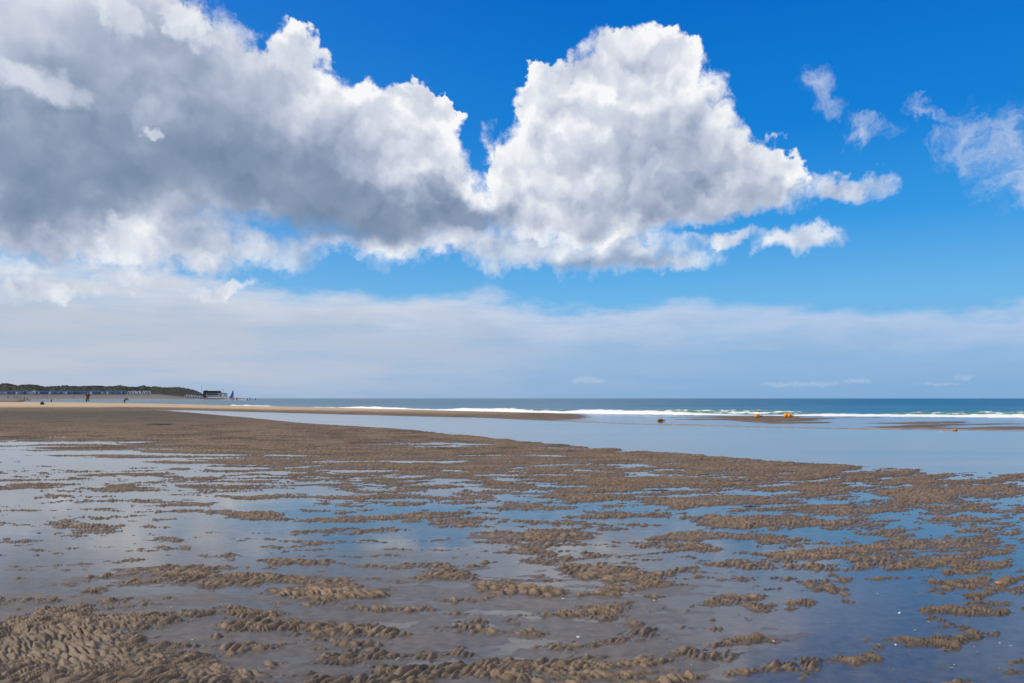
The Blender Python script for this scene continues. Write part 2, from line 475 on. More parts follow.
    zw = np.maximum(zw, 0.016 * np.exp(-((t - 0.06) / 0.05) ** 2) * (0.85 + 0.35 * bars))
    zw = np.maximum(zw, 0.003)
    zb = np.where(t > 0, zb * (1 - wetflat) + zw * wetflat, zb)
    k = sstep(-0.02, 0.06, t)
    z = np.where(t > -0.02, z * (1 - k) + zb * k, z)
    z = np.where(px < 110, np.where(t > -0.5, np.maximum(z, hb * swell * sstep(-0.5, 0.3, t)), z), z)
    # seaward: the beach face dips under the sea
    z = np.where(v < es, -0.06 - 0.25 * np.clip(es - v, 0, 4), z)
    # far beach with the huts, beyond the bay at the left
    d = y
    spit = sstep(262, 236, px)
    prof = np.interp(d, [400, 560, 600, 650, 700, 742, 780, 1200], [-1.2, -0.8, -0.1, 1.5, 3.3, 5.2, 5.6, 6.0])
    prof = prof - 3.7 * sstep(150, 205, px) * sstep(600, 760, d)
    pl = np.interp(d, [200, 250, 300, 420, 640, 700], [-1.0, 0.35, 0.8, 1.35, 1.9, 3.3]) - 2.0 * sstep(14, 36, px + 0.02 * (d - 300))
    zf = np.where(d > 190, np.maximum(prof * spit - 1.5 * (1 - spit), np.where(px < 60, pl, -9)), -9)
    z = np.maximum(z, zf)
    # --- fine current ripples standing on the emerged sand
    dry = np.clip(z, 0, None)
    if detail:
        th = 0.55 + 0.5 * fbm(x / 1.7, y / 1.7, 2, 0.5, 80) - 0.35 * sstep(-1, 3, x)
        co, si = np.cos(th), np.sin(th)
        mx = x + 0.016 * fbm(x / 0.16, y / 0.16, 2, 0.5, 90); my = y + 0.016 * fbm(x / 0.16, y / 0.16, 2, 0.5, 93)
        # frame turning slowly: built from two fixed directions so that it stays continuous
        def lumps(ang, sd, a=0.033, b=0.14):
            ca, sa = math.cos(ang), math.sin(ang)
            u = (mx * ca + my * sa); w = (-mx * sa + my * ca)
            n = perlin(w / a, u / b, sd) + 0.28 * perlin(w / a * 2.1, u / b * 2.1, sd + 1)
            return np.sqrt(np.abs(n) + 0.02)
        blend = sstep(-0.35, 0.35, fbm(x / 1.3, y / 1.0, 2, 0.5, 81) + 0.25 * x / 2.0)
        l1 = lumps(0.95, 5); l2 = lumps(-0.75, 6)
        mic = l1 * (1 - blend) + l2 * blend                   # 0..1, sharp creases, round tops
        calm = sstep(0.2, 0.9, fbm(x / 0.8, y / 0.5, 2, 0.5, 84))   # some crests are smooth
        m = np.where(v > en - 3, sstep(-0.40, 0.40, e), 0) * sstep(90, 30, y) * (1 - 0.75 * calm * sstep(5.5, 7.5, y))
        m = m * (1 - sstep(0.15, 0.3, z))
        z = z + m * (mic - 0.44) * (0.040 + 0.010 * sstep(7, 5, y))
        z = z + 0.0012 * fbm(x / 0.25, y / 0.18, 3, 0.5, 88) * sstep(40, 10, y)
    dryness = np.where(t > 0, sstep(0.05, 0.24, z) * sstep(0.0, 0.35, t), 0)
    return z, dryness, t, e, film, lift


def grid_mesh(name, X, Y, Z, mat, attrs=None, smooth=True):
    r, c = X.shape
    me = bpy.data.meshes.new(name)
    co = np.stack([X, Y, Z], -1).reshape(-1, 3).astype(np.float32)
    i = np.arange((r - 1) * (c - 1)); q = (i // (c - 1)) * c + i % (c - 1)
    faces = np.stack([q, q + 1, q + c + 1, q + c], -1).astype(np.int32).reshape(-1)
    n = len(i)
    me.vertices.add(len(co)); me.vertices.foreach_set('co', co.reshape(-1))
    me.loops.add(n * 4); me.loops.foreach_set('vertex_index', faces)
    me.polygons.add(n)
    me.polygons.foreach_set('loop_start', np.arange(0, n * 4, 4, dtype=np.int32))
    try:
        me.polygons.foreach_set('loop_total', np.full(n, 4, np.int32))
    except Exception:
        pass
    me.polygons.foreach_set('use_smooth', np.full(n, smooth, bool))
    for k, a in (attrs or {}).items():
        at = me.attributes.new(k, 'FLOAT', 'POINT'); at.data.foreach_set('value', a.reshape(-1).astype(np.float32))
    me.update(calc_edges=True)
    me.materials.append(mat)
    o = bpy.data.objects.new(name, me); COL.objects.link(o)
    return o


def mat(name):
    m = bpy.data.materials.new(name); m.use_nodes = True
    t = m.node_tree; t.nodes.clear(); N = NT(t)
    out = t.nodes.new('ShaderNodeOutputMaterial')
    return m, N, out


def bsdf(N, **kw):
    b = N.n.new('ShaderNodeBsdfPrincipled')
    for k, v in kw.items():
        N.put(b.inputs[k.replace('_', ' ')], v)
    return b


def bump(N, h, strength=0.3, dist=0.01):
    b = N.n.new('ShaderNodeBump'); b.inputs['Strength'].default_value = strength; b.inputs['Distance'].default_value = dist
    N.put(b.inputs['Height'], h)
    return b.outputs[0]


def plain(name, col, rough=0.6, var=0.15, scale=3.0, metal=0.0):
    m, N, out = mat(name)
    tc = N.n.new('ShaderNodeTexCoord')
    n = N.noise(tc.outputs['Object'], scale, 4, 0.6)
    k = N.mr(n, 0.3, 0.7, 1 - var, 1 + var)
    b = bsdf(N, Base_Color=N.v('SCALE', tuple(col), scale=k), Roughness=rough, Metallic=metal)
    N.l.new(b.outputs[0], out.inputs[0])
    return m


def sand_material():
    m, N, out = mat('sand')
    geo = N.n.new('ShaderNodeNewGeometry'); P = geo.outputs['Position']
    z = N.sep(P)[2]
    at = N.n.new('ShaderNodeAttribute'); at.attribute_name = 'dryness'
    dry = at.outputs['Fac']
    n1 = N.noise(P, 0.9, 5, 0.55); n2 = N.noise(P, 14.0, 5, 0.65); n3 = N.noise(P, 260.0, 3, 0.7)
    # how far the sand stands above the standing water: lower sand is soaked
    soak = N.mr(N.m('ADD', z, N.m('MULTIPLY', N.m('SUBTRACT', n2, 0.5), 0.008)), -0.003, 0.018)
    wet = N.mixc(n1, (0.072, 0.054, 0.036), (0.104, 0.079, 0.053))
    damp = N.mixc(n1, (0.158, 0.110, 0.070), (0.212, 0.150, 0.098))
    col = N.mixc(soak, wet, damp)
    tan = N.mixc(N.noise(N.v('MULTIPLY', P, (0.03, 0.12, 1)), 1.0, 4, 0.6), (0.40, 0.285, 0.175), (0.55, 0.415, 0.275))
    col = N.mixc(dry, col, tan)
    # dark silt in streaks, pale shell grit
    silt_shade = N.mr(N.noise(N.v('MULTIPLY', P, (0.7, 1.6, 1)), 1.1, 5, 0.6), 0.46, 0.72)
    sa = N.n.new('ShaderNodeAttribute'); sa.attribute_name = 'silt_shade'
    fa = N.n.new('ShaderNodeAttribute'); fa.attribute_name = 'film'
    col = N.mixc(N.m('MULTIPLY', sa.outputs['Fac'], 0.85), col, (0.066, 0.055, 0.045))  # cloud shade and wetness of the far left sand put into its colour
    col = N.mixc(N.m('MULTIPLY', N.m('SUBTRACT', 1.0, dry), N.m('MULTIPLY', fa.outputs['Fac'], 0.8)), col, N.mixc(n1, (0.088, 0.069, 0.050), (0.128, 0.102, 0.076)))
    col = N.mixc(N.m('MULTIPLY', silt_shade, N.m('MULTIPLY', 0.26, N.m('SUBTRACT', 1.0, dry))), col, (0.060, 0.052, 0.044))
    grit = N.mr(n3, 0.70, 0.76)
    col = N.mixc(N.m('MULTIPLY', grit, 0.35), col, (0.42, 0.38, 0.32))
    trough = N.noise(N.v('MULTIPLY', P, (0.20, 1.0, 1)), 2.0, 5, 0.72)
    far_ = N.mr(N.sep(P)[1], 9.0, 24.0)
    wetrow = N.m('MULTIPLY', N.m('MULTIPLY', N.mr(trough, 0.47, 0.58), far_), N.m('SUBTRACT', 1.0, dry))
    col = N.mixc(N.m('MULTIPLY', wetrow, 0.78), col, (0.055, 0.040, 0.026))
    col = N.v('SCALE', col, scale=N.mr(n2, 0.3, 0.7, 0.66, 1.34))
    rough = N.mixf(N.m('MAXIMUM', soak, dry), 0.42, 0.72)
    trough_h = N.m('MULTIPLY', trough, far_)
    nb = bump(N, N.m('ADD', N.m('MULTIPLY', N.noise(P, 90.0, 4, 0.65), 1.0), N.m('ADD', N.m('MULTIPLY', N.noise(P, 22.0, 3, 0.6), 2.0), N.m('MULTIPLY', N.m('MULTIPLY', trough_h, 26.0), 1.0))), 0.6, 0.0022)
    b = bsdf(N, Base_Color=col, Roughness=rough, Normal=nb)
    N.put(b.inputs['Specular IOR Level'], N.mr(N.sep(P)[1], 5.0, 12.0, 0.42, 0.12))
    # skin of water on soaked sand
    flim = N.n.new('ShaderNodeAttribute'); flim.attribute_name = 'film'
    N.put(b.inputs['Coat Weight'], N.m('MULTIPLY', N.m('MAXIMUM', N.m('MULTIPLY', N.m('SUBTRACT', 1.0, soak), 0.06), flim.outputs['Fac']), N.m('SUBTRACT', 1.0, dry)))
    N.put(b.inputs['Coat Roughness'], N.mixf(flim.outputs['Fac'], 0.30, 0.12)); b.inputs['Coat IOR'].default_value = 1.33
    N.l.new(b.outputs[0], out.inputs[0])
    return m


def still_water_material():
    m, N, out = mat('still_water')
    geo = N.n.new('ShaderNodeNewGeometry'); P = geo.outputs['Position']
    rip = N.m('ADD', N.m('MULTIPLY', N.noise(N.v('MULTIPLY', P, (0.7, 1.4, 1)), 1.4, 4, 0.55), 1.0),
              N.m('MULTIPLY', N.noise(P, 9.0, 3, 0.6), 0.10))
    nrm = bump(N, rip, 0.18, 0.010)
    gl = N.n.new('ShaderNodeBsdfGlossy'); N.put(gl.inputs['Roughness'], N.mr(N.noise(N.v('MULTIPLY', P, (0.12, 0.5, 1)), 0.6, 4, 0.6), 0.35, 0.65, 0.045, 0.15))
    N.put(gl.inputs['Normal'], nrm); gl.inputs['Color'].default_value = (1.0, 0.975, 0.945, 1)
    tr = N.n.new('ShaderNodeBsdfTransparent'); tr.inputs['Color'].default_value = (0.90, 0.90, 0.88, 1)
    # Fresnel reflectance, the same from above and from below (the sheet does not bend the light)
    c = N.m('ABSOLUTE', N.v('DOT_PRODUCT', geo.outputs['Incoming'], nrm))
    fr = N.m('ADD', 0.018, N.m('MULTIPLY', 0.98, N.m('POWER', N.m('SUBTRACT', 1.0, c, clamp=True), 5.3)))
    mx = N.n.new('ShaderNodeMixShader')
    N.l.new(fr, mx.inputs[0]); N.l.new(tr.outputs[0], mx.inputs[1]); N.l.new(gl.outputs[0], mx.inputs[2])
    N.l.new(mx.outputs[0], out.inputs[0])
    return m


def sea_material():
    m, N, out = mat('sea')
    geo = N.n.new('ShaderNodeNewGeometry'); P = geo.outputs['Position']
    x, y, z = N.sep(P)
    # deeper and bluer to the right, paler and shallower in the bay at the left and inshore
    side = N.mr(N.m('DIVIDE', x, N.m('MAXIMUM', y, 1.0)), -0.28, 0.34)
    dist = N.m('LOGARITHM', N.m('MAXIMUM', y, 1.0), 10.0)
    bands = N.noise(N.comb(N.m('MULTIPLY', N.m('DIVIDE', x, y), 2.5), N.m('MULTIPLY', dist, 9.0), 0.0), 1.3, 5, 0.6)
    deep = N.mixc(side, (0.095, 0.170, 0.225), (0.003, 0.088, 0.172))
    shoal = N.mixc(side, (0.140, 0.235, 0.295), (0.022, 0.140, 0.225))
    col = N.mixc(N.mr(N.m('ADD', dist, N.m('MULTIPLY', N.m('SUBTRACT', bands, 0.5), 1.3)), 1.9, 2.35), shoal, deep)
    rip = N.m('ADD', N.m('MULTIPLY', N.noise(N.v('MULTIPLY', P, (0.25, 1.0, 1)), 0.16, 5, 0.6), 6.0),
              N.noise(N.v('MULTIPLY', P, (0.5, 1.0, 1)), 1.1, 4, 0.6))
    nrm = bump(N, rip, 0.7, 0.25)
    b = bsdf(N, Base_Color=col, Roughness=0.30, Normal=nrm, IOR=1.333)
    b.inputs['Specular IOR Level'].default_value = 0.18
    N.l.new(b.outputs[0], out.inputs[0])
    return m


def foam_material():
    m, N, out = mat('foam')
    geo = N.n.new('ShaderNodeNewGeometry'); P = geo.outputs['Position']
    n = N.noise(P, 2.2, 5, 0.65)
    at = N.n.new('ShaderNodeAttribute'); at.attribute_name = 'foam'
    k = N.m('ADD', at.outputs['Fac'], N.m('MULTIPLY', N.m('SUBTRACT', n, 0.5), 0.9))
    col = N.mixc(N.mr(k, 0.25, 0.6), (0.085, 0.200, 0.125), (0.88, 0.89, 0.88))
    b = bsdf(N, Base_Color=col, Roughness=0.5, Normal=bump(N, n, 0.8, 0.08))
    N.l.new(b.outputs[0], out.inputs[0])
    return m


def struct(o, kind='structure', label=None, cat=None):
    o['kind'] = kind
    if label:
        o['label'] = label; o['category'] = cat
    return o


def build_ground():
    sand = sand_material()
    # bearing columns, finer inside the view; rows get denser with distance
    tc = np.concatenate([np.linspace(-3.0, -0.74, 60)[:-1], np.linspace(-0.74, 0.74, 1080), np.linspace(0.74, 3.0, 60)[1:]])
    v = np.concatenate([np.linspace(700, 330, 26)[:-1], np.linspace(330, 200, 170)[:-1], np.linspace(200, 90, 210)[:-1],
                        np.linspace(90, 16, 280)[:-1], np.linspace(16, 4.6, 120)[:-1], np.linspace(4.6, 0.86, 60)])
    d = H_CAM * F_PX / v
    T, D = np.meshgrid(tc, d)
    X = T * D; Y = D
    Z, dry, t, E, fl, lift = terrain(X, Y)
    px = 512 + F_PX * T; vv = HOR + H_CAM * F_PX / Y
    # the beach just above the surf and the flat behind the channel shine with a skin of water
    film = sstep(0.0, 0.05, t) * sstep(1.05, 0.95, t) * sstep(500, 600, px) * sstep(0.010, 0.0035, Z)
    line = np.exp(-((t - 0.06) / 0.07) ** 2) * sstep(430, 560, px) * sstep(0.004, 0.009, Z)
    film = np.maximum(film, sstep(1.3, 0.3, Z) * (Y > 520) * 0.9)
    film = np.maximum(film, 0.45 * (Y > 240) * (Z > 0.5))
    film = np.maximum(film, 0.40 * fl * sstep(0.1, -0.2, E))
    dry = np.maximum(np.maximum(dry, 0.75 * line) * (Y < 200), 0.25 * (Y > 240) * sstep(1.0, 3.0, Z))
    dry = np.where((Y > 200) & (px < 60), np.maximum(dry, 0.15), dry)
    o = grid_mesh('sand_flat', X, Y, Z, sand, {'dryness': dry, 'film': film, 'silt_shade': np.maximum(lift * sstep(470, 250, px) * sstep(411, 415, vv), 0.6 * sstep(640, 940, px) * sstep(545, 640, vv) + 0.6 * (Y > 240) + 0.42 * sstep(575, 640, vv) * sstep(620, 300, px))})  # first term: cloud shade and wetness; others darken foreground corners and far beach
    struct(o)
    # ---- tidal water lying on the flat: one level sheet that ends inside the bar
    w = still_water_material()
    tb = np.concatenate([np.linspace(-3, -0.8, 8)[:-1], np.linspace(-0.8, 0.8, 160), np.linspace(0.8, 3, 8)[1:]])
    pxs = 512 + F_PX * tb
    ef, es = curve(C_FAR, pxs), curve(C_SEA, pxs)
    vend = ef + (es - ef) * 0.5 - HOR
    rows = np.linspace(0, 1, 40)
    vs = 700 * (vend[None, :] / 700) ** rows[:, None]
    Dw = H_CAM * F_PX / vs
    o = grid_mesh('tidal_water', tb[None, :] * Dw, Dw, np.zeros_like(Dw), w)
    struct(o)
    # ---- the sea, from under the beach face to the horizon
    sm = sea_material()
    ts = np.concatenate([np.linspace(-4, -0.8, 20)[:-1], np.linspace(-0.8, 0.8, 420), np.linspace(0.8, 4, 20)[1:]])
    es = curve(C_SEA, 512 + F_PX * ts) + 0.5 - HOR
    rows = np.linspace(0, 1, 230)
    vs = es[None, :] * (0.03 / es[None, :]) ** rows[:, None]
    Ds = (H_CAM - SEA_Z) * F_PX / vs
    Xs = ts[None, :] * Ds; Ys = Ds + 0 * Xs
    swell = np.sin(Ys / 2.3 + 1.2 * fbm(Xs / 30, Ys / 30, 2, 0.5, 5)) * 0.6 + fbm(Xs / 14, Ys / 3.5, 3, 0.5, 6)
    amp = 0.07 * sstep(0, 0.10, rows)[:, None] * (1 + 0.5 * sstep(100, 400, Ys))
    Zs = SEA_Z + amp * swell
    o = grid_mesh('sea', Xs, Ys, Zs, sm)
    struct(o)
    # ---- breaking surf along the water's edge
    fm = foam_material()

    def surf(name, px0, px1, off, depth, hgt, white, seed, label, n=900, thr=0.0):
        pxa = np.linspace(px0, px1, n); ta = (pxa - 512) / F_PX
        d0 = (H_CAM - SEA_Z) * F_PX / (curve(C_SEA, pxa) - HOR)
        w_ = np.linspace(0, 1, 40)
        wob = 1 + 0.0 * ta
        s = np.cumsum(np.hypot(np.gradient(ta * d0), np.gradient(d0)))
        start = d0 + off * d0 / 60 + 0.9 * fbm(s / 9, s * 0 + seed, 3, 0.5, seed)
        Yf = start[None, :] + w_[:, None] * depth
        Xf = ta[None, :] * Yf
        lump = fbm(Xf / 1.6, Yf / 0.9, 4, 0.55, seed + 3); big = fbm(s / 14, s * 0 + 3.3, 3, 0.5, seed + 5)[None, :]
        prof = np.sin(np.pi * w_ ** 0.75)[:, None]
        h = hgt * prof * np.clip(0.55 + 0.62 * big - thr, 0.02, 2) * (1 + 0.45 * lump) - 0.05 * (1 - prof)
        fo = np.clip(white + 0.35 * lump + 0.25 * big + 0.5 * (0.5 - w_[:, None]), 0, 1)
        o = grid_mesh(name, Xf, Yf, SEA_Z + h, fm, {'foam': fo})
        struct(o, 'stuff', label, 'surf')
        return o
    surf('surf_foam', 90, 1400, -0.9, 5.5, 0.34, 0.95, 21, 'white foam of the broken wave running along the edge of the sea')
    surf('wave_crest', 520, 1400, 6.5, 5.0, 0.52, 0.12, 33, 'green wave with patchy foam about to break behind the white surf line', thr=0.15)


build_ground()


# ------------------------------------------------------------------ objects
def ground_z(x, y):
    return float(terrain(np.array([x]), np.array([y]))[0][0])


def link(name, me, m=None, parent=None):
    o = bpy.data.objects.new(name, me); COL.objects.link(o)
    if m is not None and not me.materials:
        me.materials.append(m)
    if parent is not None:
        o.parent = parent
    return o


def from_bm(name, bm, m, parent=None, smooth=False):
    me = bpy.data.meshes.new(name); bmesh.ops.recalc_face_normals(bm, faces=bm.faces)
    bm.to_mesh(me); bm.free()
    if smooth:
        me.polygons.foreach_set('use_smooth', np.full(len(me.polygons), True, bool))
    return link(name, me, m, parent)


def thing(name, label, cat, loc, rz=0.0, group=None):
    o = bpy.data.objects.new(name, None); COL.objects.link(o)
    o.empty_display_size = 0.2
    o.location = loc; o.rotation_euler = (0, 0, rz)
    o['label'] = label; o['category'] = cat
    if group:
        o['group'] = group
    return o


def tag(o, label, cat, group=None):
    o['label'] = label; o['category'] = cat
    if group:
        o['group'] = group
    return o


def copy_tree(o, parent=None):
    c = o.copy(); COL.objects.link(c)
    if parent is not None:
        c.parent = parent
    for ch in list(o.children):
        copy_tree(ch, c)
    return c


def box(bm, x0, x1, y0, y1, z0, z1, bev=0.0):
    r = bmesh.ops.create_cube(bm, size=1.0)
    bmesh.ops.scale(bm, vec=(x1 - x0, y1 - y0, z1 - z0), verts=r['verts'])
    bmesh.ops.translate(bm, vec=((x0 + x1) / 2, (y0 + y1) / 2, (z0 + z1) / 2), verts=r['verts'])
    if bev:
        es = list({e for v in r['verts'] for e in v.link_edges})
        bmesh.ops.bevel(bm, geom=es, offset=bev, segments=2, affect='EDGES')


def tube(bm, pts, radii, seg=10, cap=True):
    pts = [Vector(p) for p in pts]; rings = []
    for i, p in enumerate(pts):
        d = (pts[min(i + 1, len(pts) - 1)] - pts[max(i - 1, 0)]).normalized()
        a = Vector((0, 0, 1)) if abs(d.z) < 0.9 else Vector((1, 0, 0))
        u = d.cross(a).normalized(); w = d.cross(u)
        rings.append([bm.verts.new(p + (u * math.cos(k * 2 * math.pi / seg) + w * math.sin(k * 2 * math.pi / seg)) * radii[i]) for k in range(seg)])
    for a, b in zip(rings, rings[1:]):
        for k in range(seg):
            bm.faces.new((a[k], a[(k + 1) % seg], b[(k + 1) % seg], b[k]))
    if cap:
        bm.faces.new(rings[0][::-1]); bm.faces.new(rings[-1])


# ---- people ---------------------------------------------------------------
def skin_mesh(name, verts, edges, radii, root, levels=1):
    me = bpy.data.meshes.new(name + '_cage'); me.from_pydata([tuple(v) for v in verts], edges, [])
    o = bpy.data.objects.new(name + '_cage', me); COL.objects.link(o)
    sk = o.modifiers.new('s', 'SKIN'); sk.use_smooth_shade = True
    lay = me.skin_vertices[0].data if me.skin_vertices else None
    if lay is None:
        o.data.skin_vertices.new(); lay = me.skin_vertices[0].data
    for i, r in enumerate(radii):
        lay[i].radius = (r if isinstance(r, tuple) else (r, r)); lay[i].use_root = (i == root)
    sb = o.modifiers.new('d', 'SUBSURF'); sb.levels = levels; sb.render_levels = levels
    dg = bpy.context.evaluated_depsgraph_get()
    out = bpy.data.meshes.new_from_object(o.evaluated_get(dg)); out.name = name
    bpy.data.objects.remove(o); bpy.data.meshes.remove(me)
    out.polygons.foreach_set('use_smooth', np.full(len(out.polygons), True, bool))
    return out


SKIN = None


def make_person(label, loc, rz, height=1.72, lean=0.0, stride=0.0, arms=(10, -10), elbow=15, reach=0.0, cols=None, group=None, spread=6):
    """a standing, walking or bending figure facing +Y; angles in degrees"""
    t = thing('person', label, 'person', loc, rz, group)
    R = math.radians
    hipz = 0.93
    J = {}; E = []

    def swing(p, a, length, side=0.0):
        return p + Vector((side, math.sin(R(a)) * length, -math.cos(R(a)) * length))
    up = Vector((0, math.sin(R(lean)), math.cos(R(lean))))
    J['pelvis'] = Vector((0, 0, hipz + 0.03))
    J['waist'] = J['pelvis'] + up * 0.15
    J['chest'] = J['pelvis'] + up * 0.36
    J['neck'] = J['pelvis'] + up * 0.54
    hup = Vector((0, math.sin(R(lean * 0.7)), math.cos(R(lean * 0.7))))
    hf = Vector((0, hup.z, -hup.y))
    J['jaw'] = J['neck'] + hup * 0.09 + hf * 0.02
    J['head'] = J['neck'] + hup * 0.17 + hf * 0.02
    J['crown'] = J['neck'] + hup * 0.25
    J['nose'] = J['head'] + hf * 0.105 - hup * 0.015
    rad = {'pelvis': (.155, .115), 'waist': (.135, .10), 'chest': (.165, .115), 'neck': (.062, .062), 'jaw': (.068, .075), 'head': (.080, .096),
           'crown': (.055, .062), 'nose': .014}
    E += [('pelvis', 'waist'), ('waist', 'chest'), ('chest', 'neck'), ('neck', 'jaw'), ('jaw', 'head'), ('head', 'crown'), ('head', 'nose')]
    for s, sd in ((-1, 'l'), (1, 'r')):
        a = arms[0] if s < 0 else arms[1]
        st = stride * s
        J['sh' + sd] = J['chest'] + up * 0.10 + Vector((s * 0.185, 0, 0))
        base = 0 if reach == 0 else reach
        J['el' + sd] = swing(J['sh' + sd], a + base, 0.28, s * 0.05)
        J['wr' + sd] = swing(J['el' + sd], a + elbow + base, 0.25, s * 0.0)
        J['ha' + sd] = swing(J['wr' + sd], a + elbow + base, 0.07)
        E += [('chest', 'sh' + sd), ('sh' + sd, 'el' + sd), ('el' + sd, 'wr' + sd), ('wr' + sd, 'ha' + sd)]
        rad.update({'sh' + sd: .060, 'el' + sd: .043, 'wr' + sd: (.026, .032), 'ha' + sd: (.018, .040)})
        hd = (J['ha' + sd] - J['wr' + sd]).normalized()
        for k in range(4):
            q = J['ha' + sd] + Vector((0, 0, 0)) + Vector((s * 0.004, (k - 1.5) * 0.021, 0))
            J['f%d%s' % (k, sd)] = q + hd * (0.075 - 0.008 * abs(k - 1.4)) + Vector((-s * 0.015, 0, 0))
            rad['f%d%s' % (k, sd)] = .0085; E.append(('ha' + sd, 'f%d%s' % (k, sd)))
        J['th' + sd] = J['wr' + sd] + hd * 0.075 + Vector((-s * 0.01, 0.055, 0)); rad['th' + sd] = .010
        E.append(('wr' + sd, 'th' + sd))
        J['hip' + sd] = Vector((s * 0.085, 0, hipz - 0.04))
        sp = s * 0.42 * math.sin(R(spread))
        kb = max(0, -st) * 0.9
        J['kn' + sd] = swing(J['hip' + sd], st + 3, 0.41, sp / 2)
        J['an' + sd] = swing(J['kn' + sd], st - 3 - kb, 0.40, sp / 2)
        J['to' + sd] = J['an' + sd] + Vector((s * 0.02, 0.17, -0.055 + min(0, st) * 0.001))
        E += [('pelvis', 'hip' + sd), ('hip' + sd, 'kn' + sd), ('kn' + sd, 'an' + sd), ('an' + sd, 'to' + sd)]
        rad.update({'hip' + sd: .088, 'kn' + sd: .058, 'an' + sd: .040, 'to' + sd: (.040, .022)})
    lowest = min(J['anl'].z, J['anr'].z) - 0.085
    for k in J:
        J[k].z -= lowest
    sc = height / 1.74
    keys = list(J)
    idx = {k: i for i, k in enumerate(keys)}

    def sub(name, es, grow, root, m):
        ks = []
        for a, b in es:
            for k in (a, b):
                if k not in ks:
                    ks.append(k)
        vs = [J[k] * sc for k in ks]
        rr = []
        for k in ks:
            r = rad[k]; r = r if isinstance(r, tuple) else (r, r)
            rr.append(((r[0] + grow) * sc, (r[1] + grow) * sc))
        me = skin_mesh(name, vs, [(ks.index(a), ks.index(b)) for a, b in es], rr, ks.index(root))
        return link(name, me, m, t)
    sub('body', E, 0.0, 'pelvis', cols['skin'])
    top = [('waist', 'chest'), ('chest', 'shl'), ('shl', 'ell'), ('chest', 'shr'), ('shr', 'elr'), ('pelvis', 'waist')]
    if cols.get('long', True):
        top += [('ell', 'wrl'), ('elr', 'wrr')]
    sub('jacket', top, 0.020, 'chest', cols['top'])
    leg = [('pelvis', 'hipl'), ('hipl', 'knl'), ('pelvis', 'hipr'), ('hipr', 'knr')]
    if not cols.get('shorts'):
        leg += [('knl', 'anl'), ('knr', 'anr')]
    sub('trousers', leg, 0.014, 'pelvis', cols['legs'])
    # hair: a cap over the back and top of the head
    bm = bmesh.new(); bmesh.ops.create_icosphere(bm, subdivisions=2, radius=1.0)
    dead = [v for v in bm.verts if v.co.y > 0.35 and v.co.z < 0.35 or v.co.z < -0.75]
    bmesh.ops.delete(bm, geom=dead, context='VERTS')
    c = (J['head'] + hup * 0.045 - hf * 0.012) * sc
    for v in bm.verts:
        v.co = c + Vector((v.co.x * 0.092, 0, 0)) * sc + hf * (v.co.y * 0.112 * sc) + hup * (v.co.z * 0.098 * sc)
    from_bm('hair', bm, cols['hair'], t, True)
    return t, J, sc


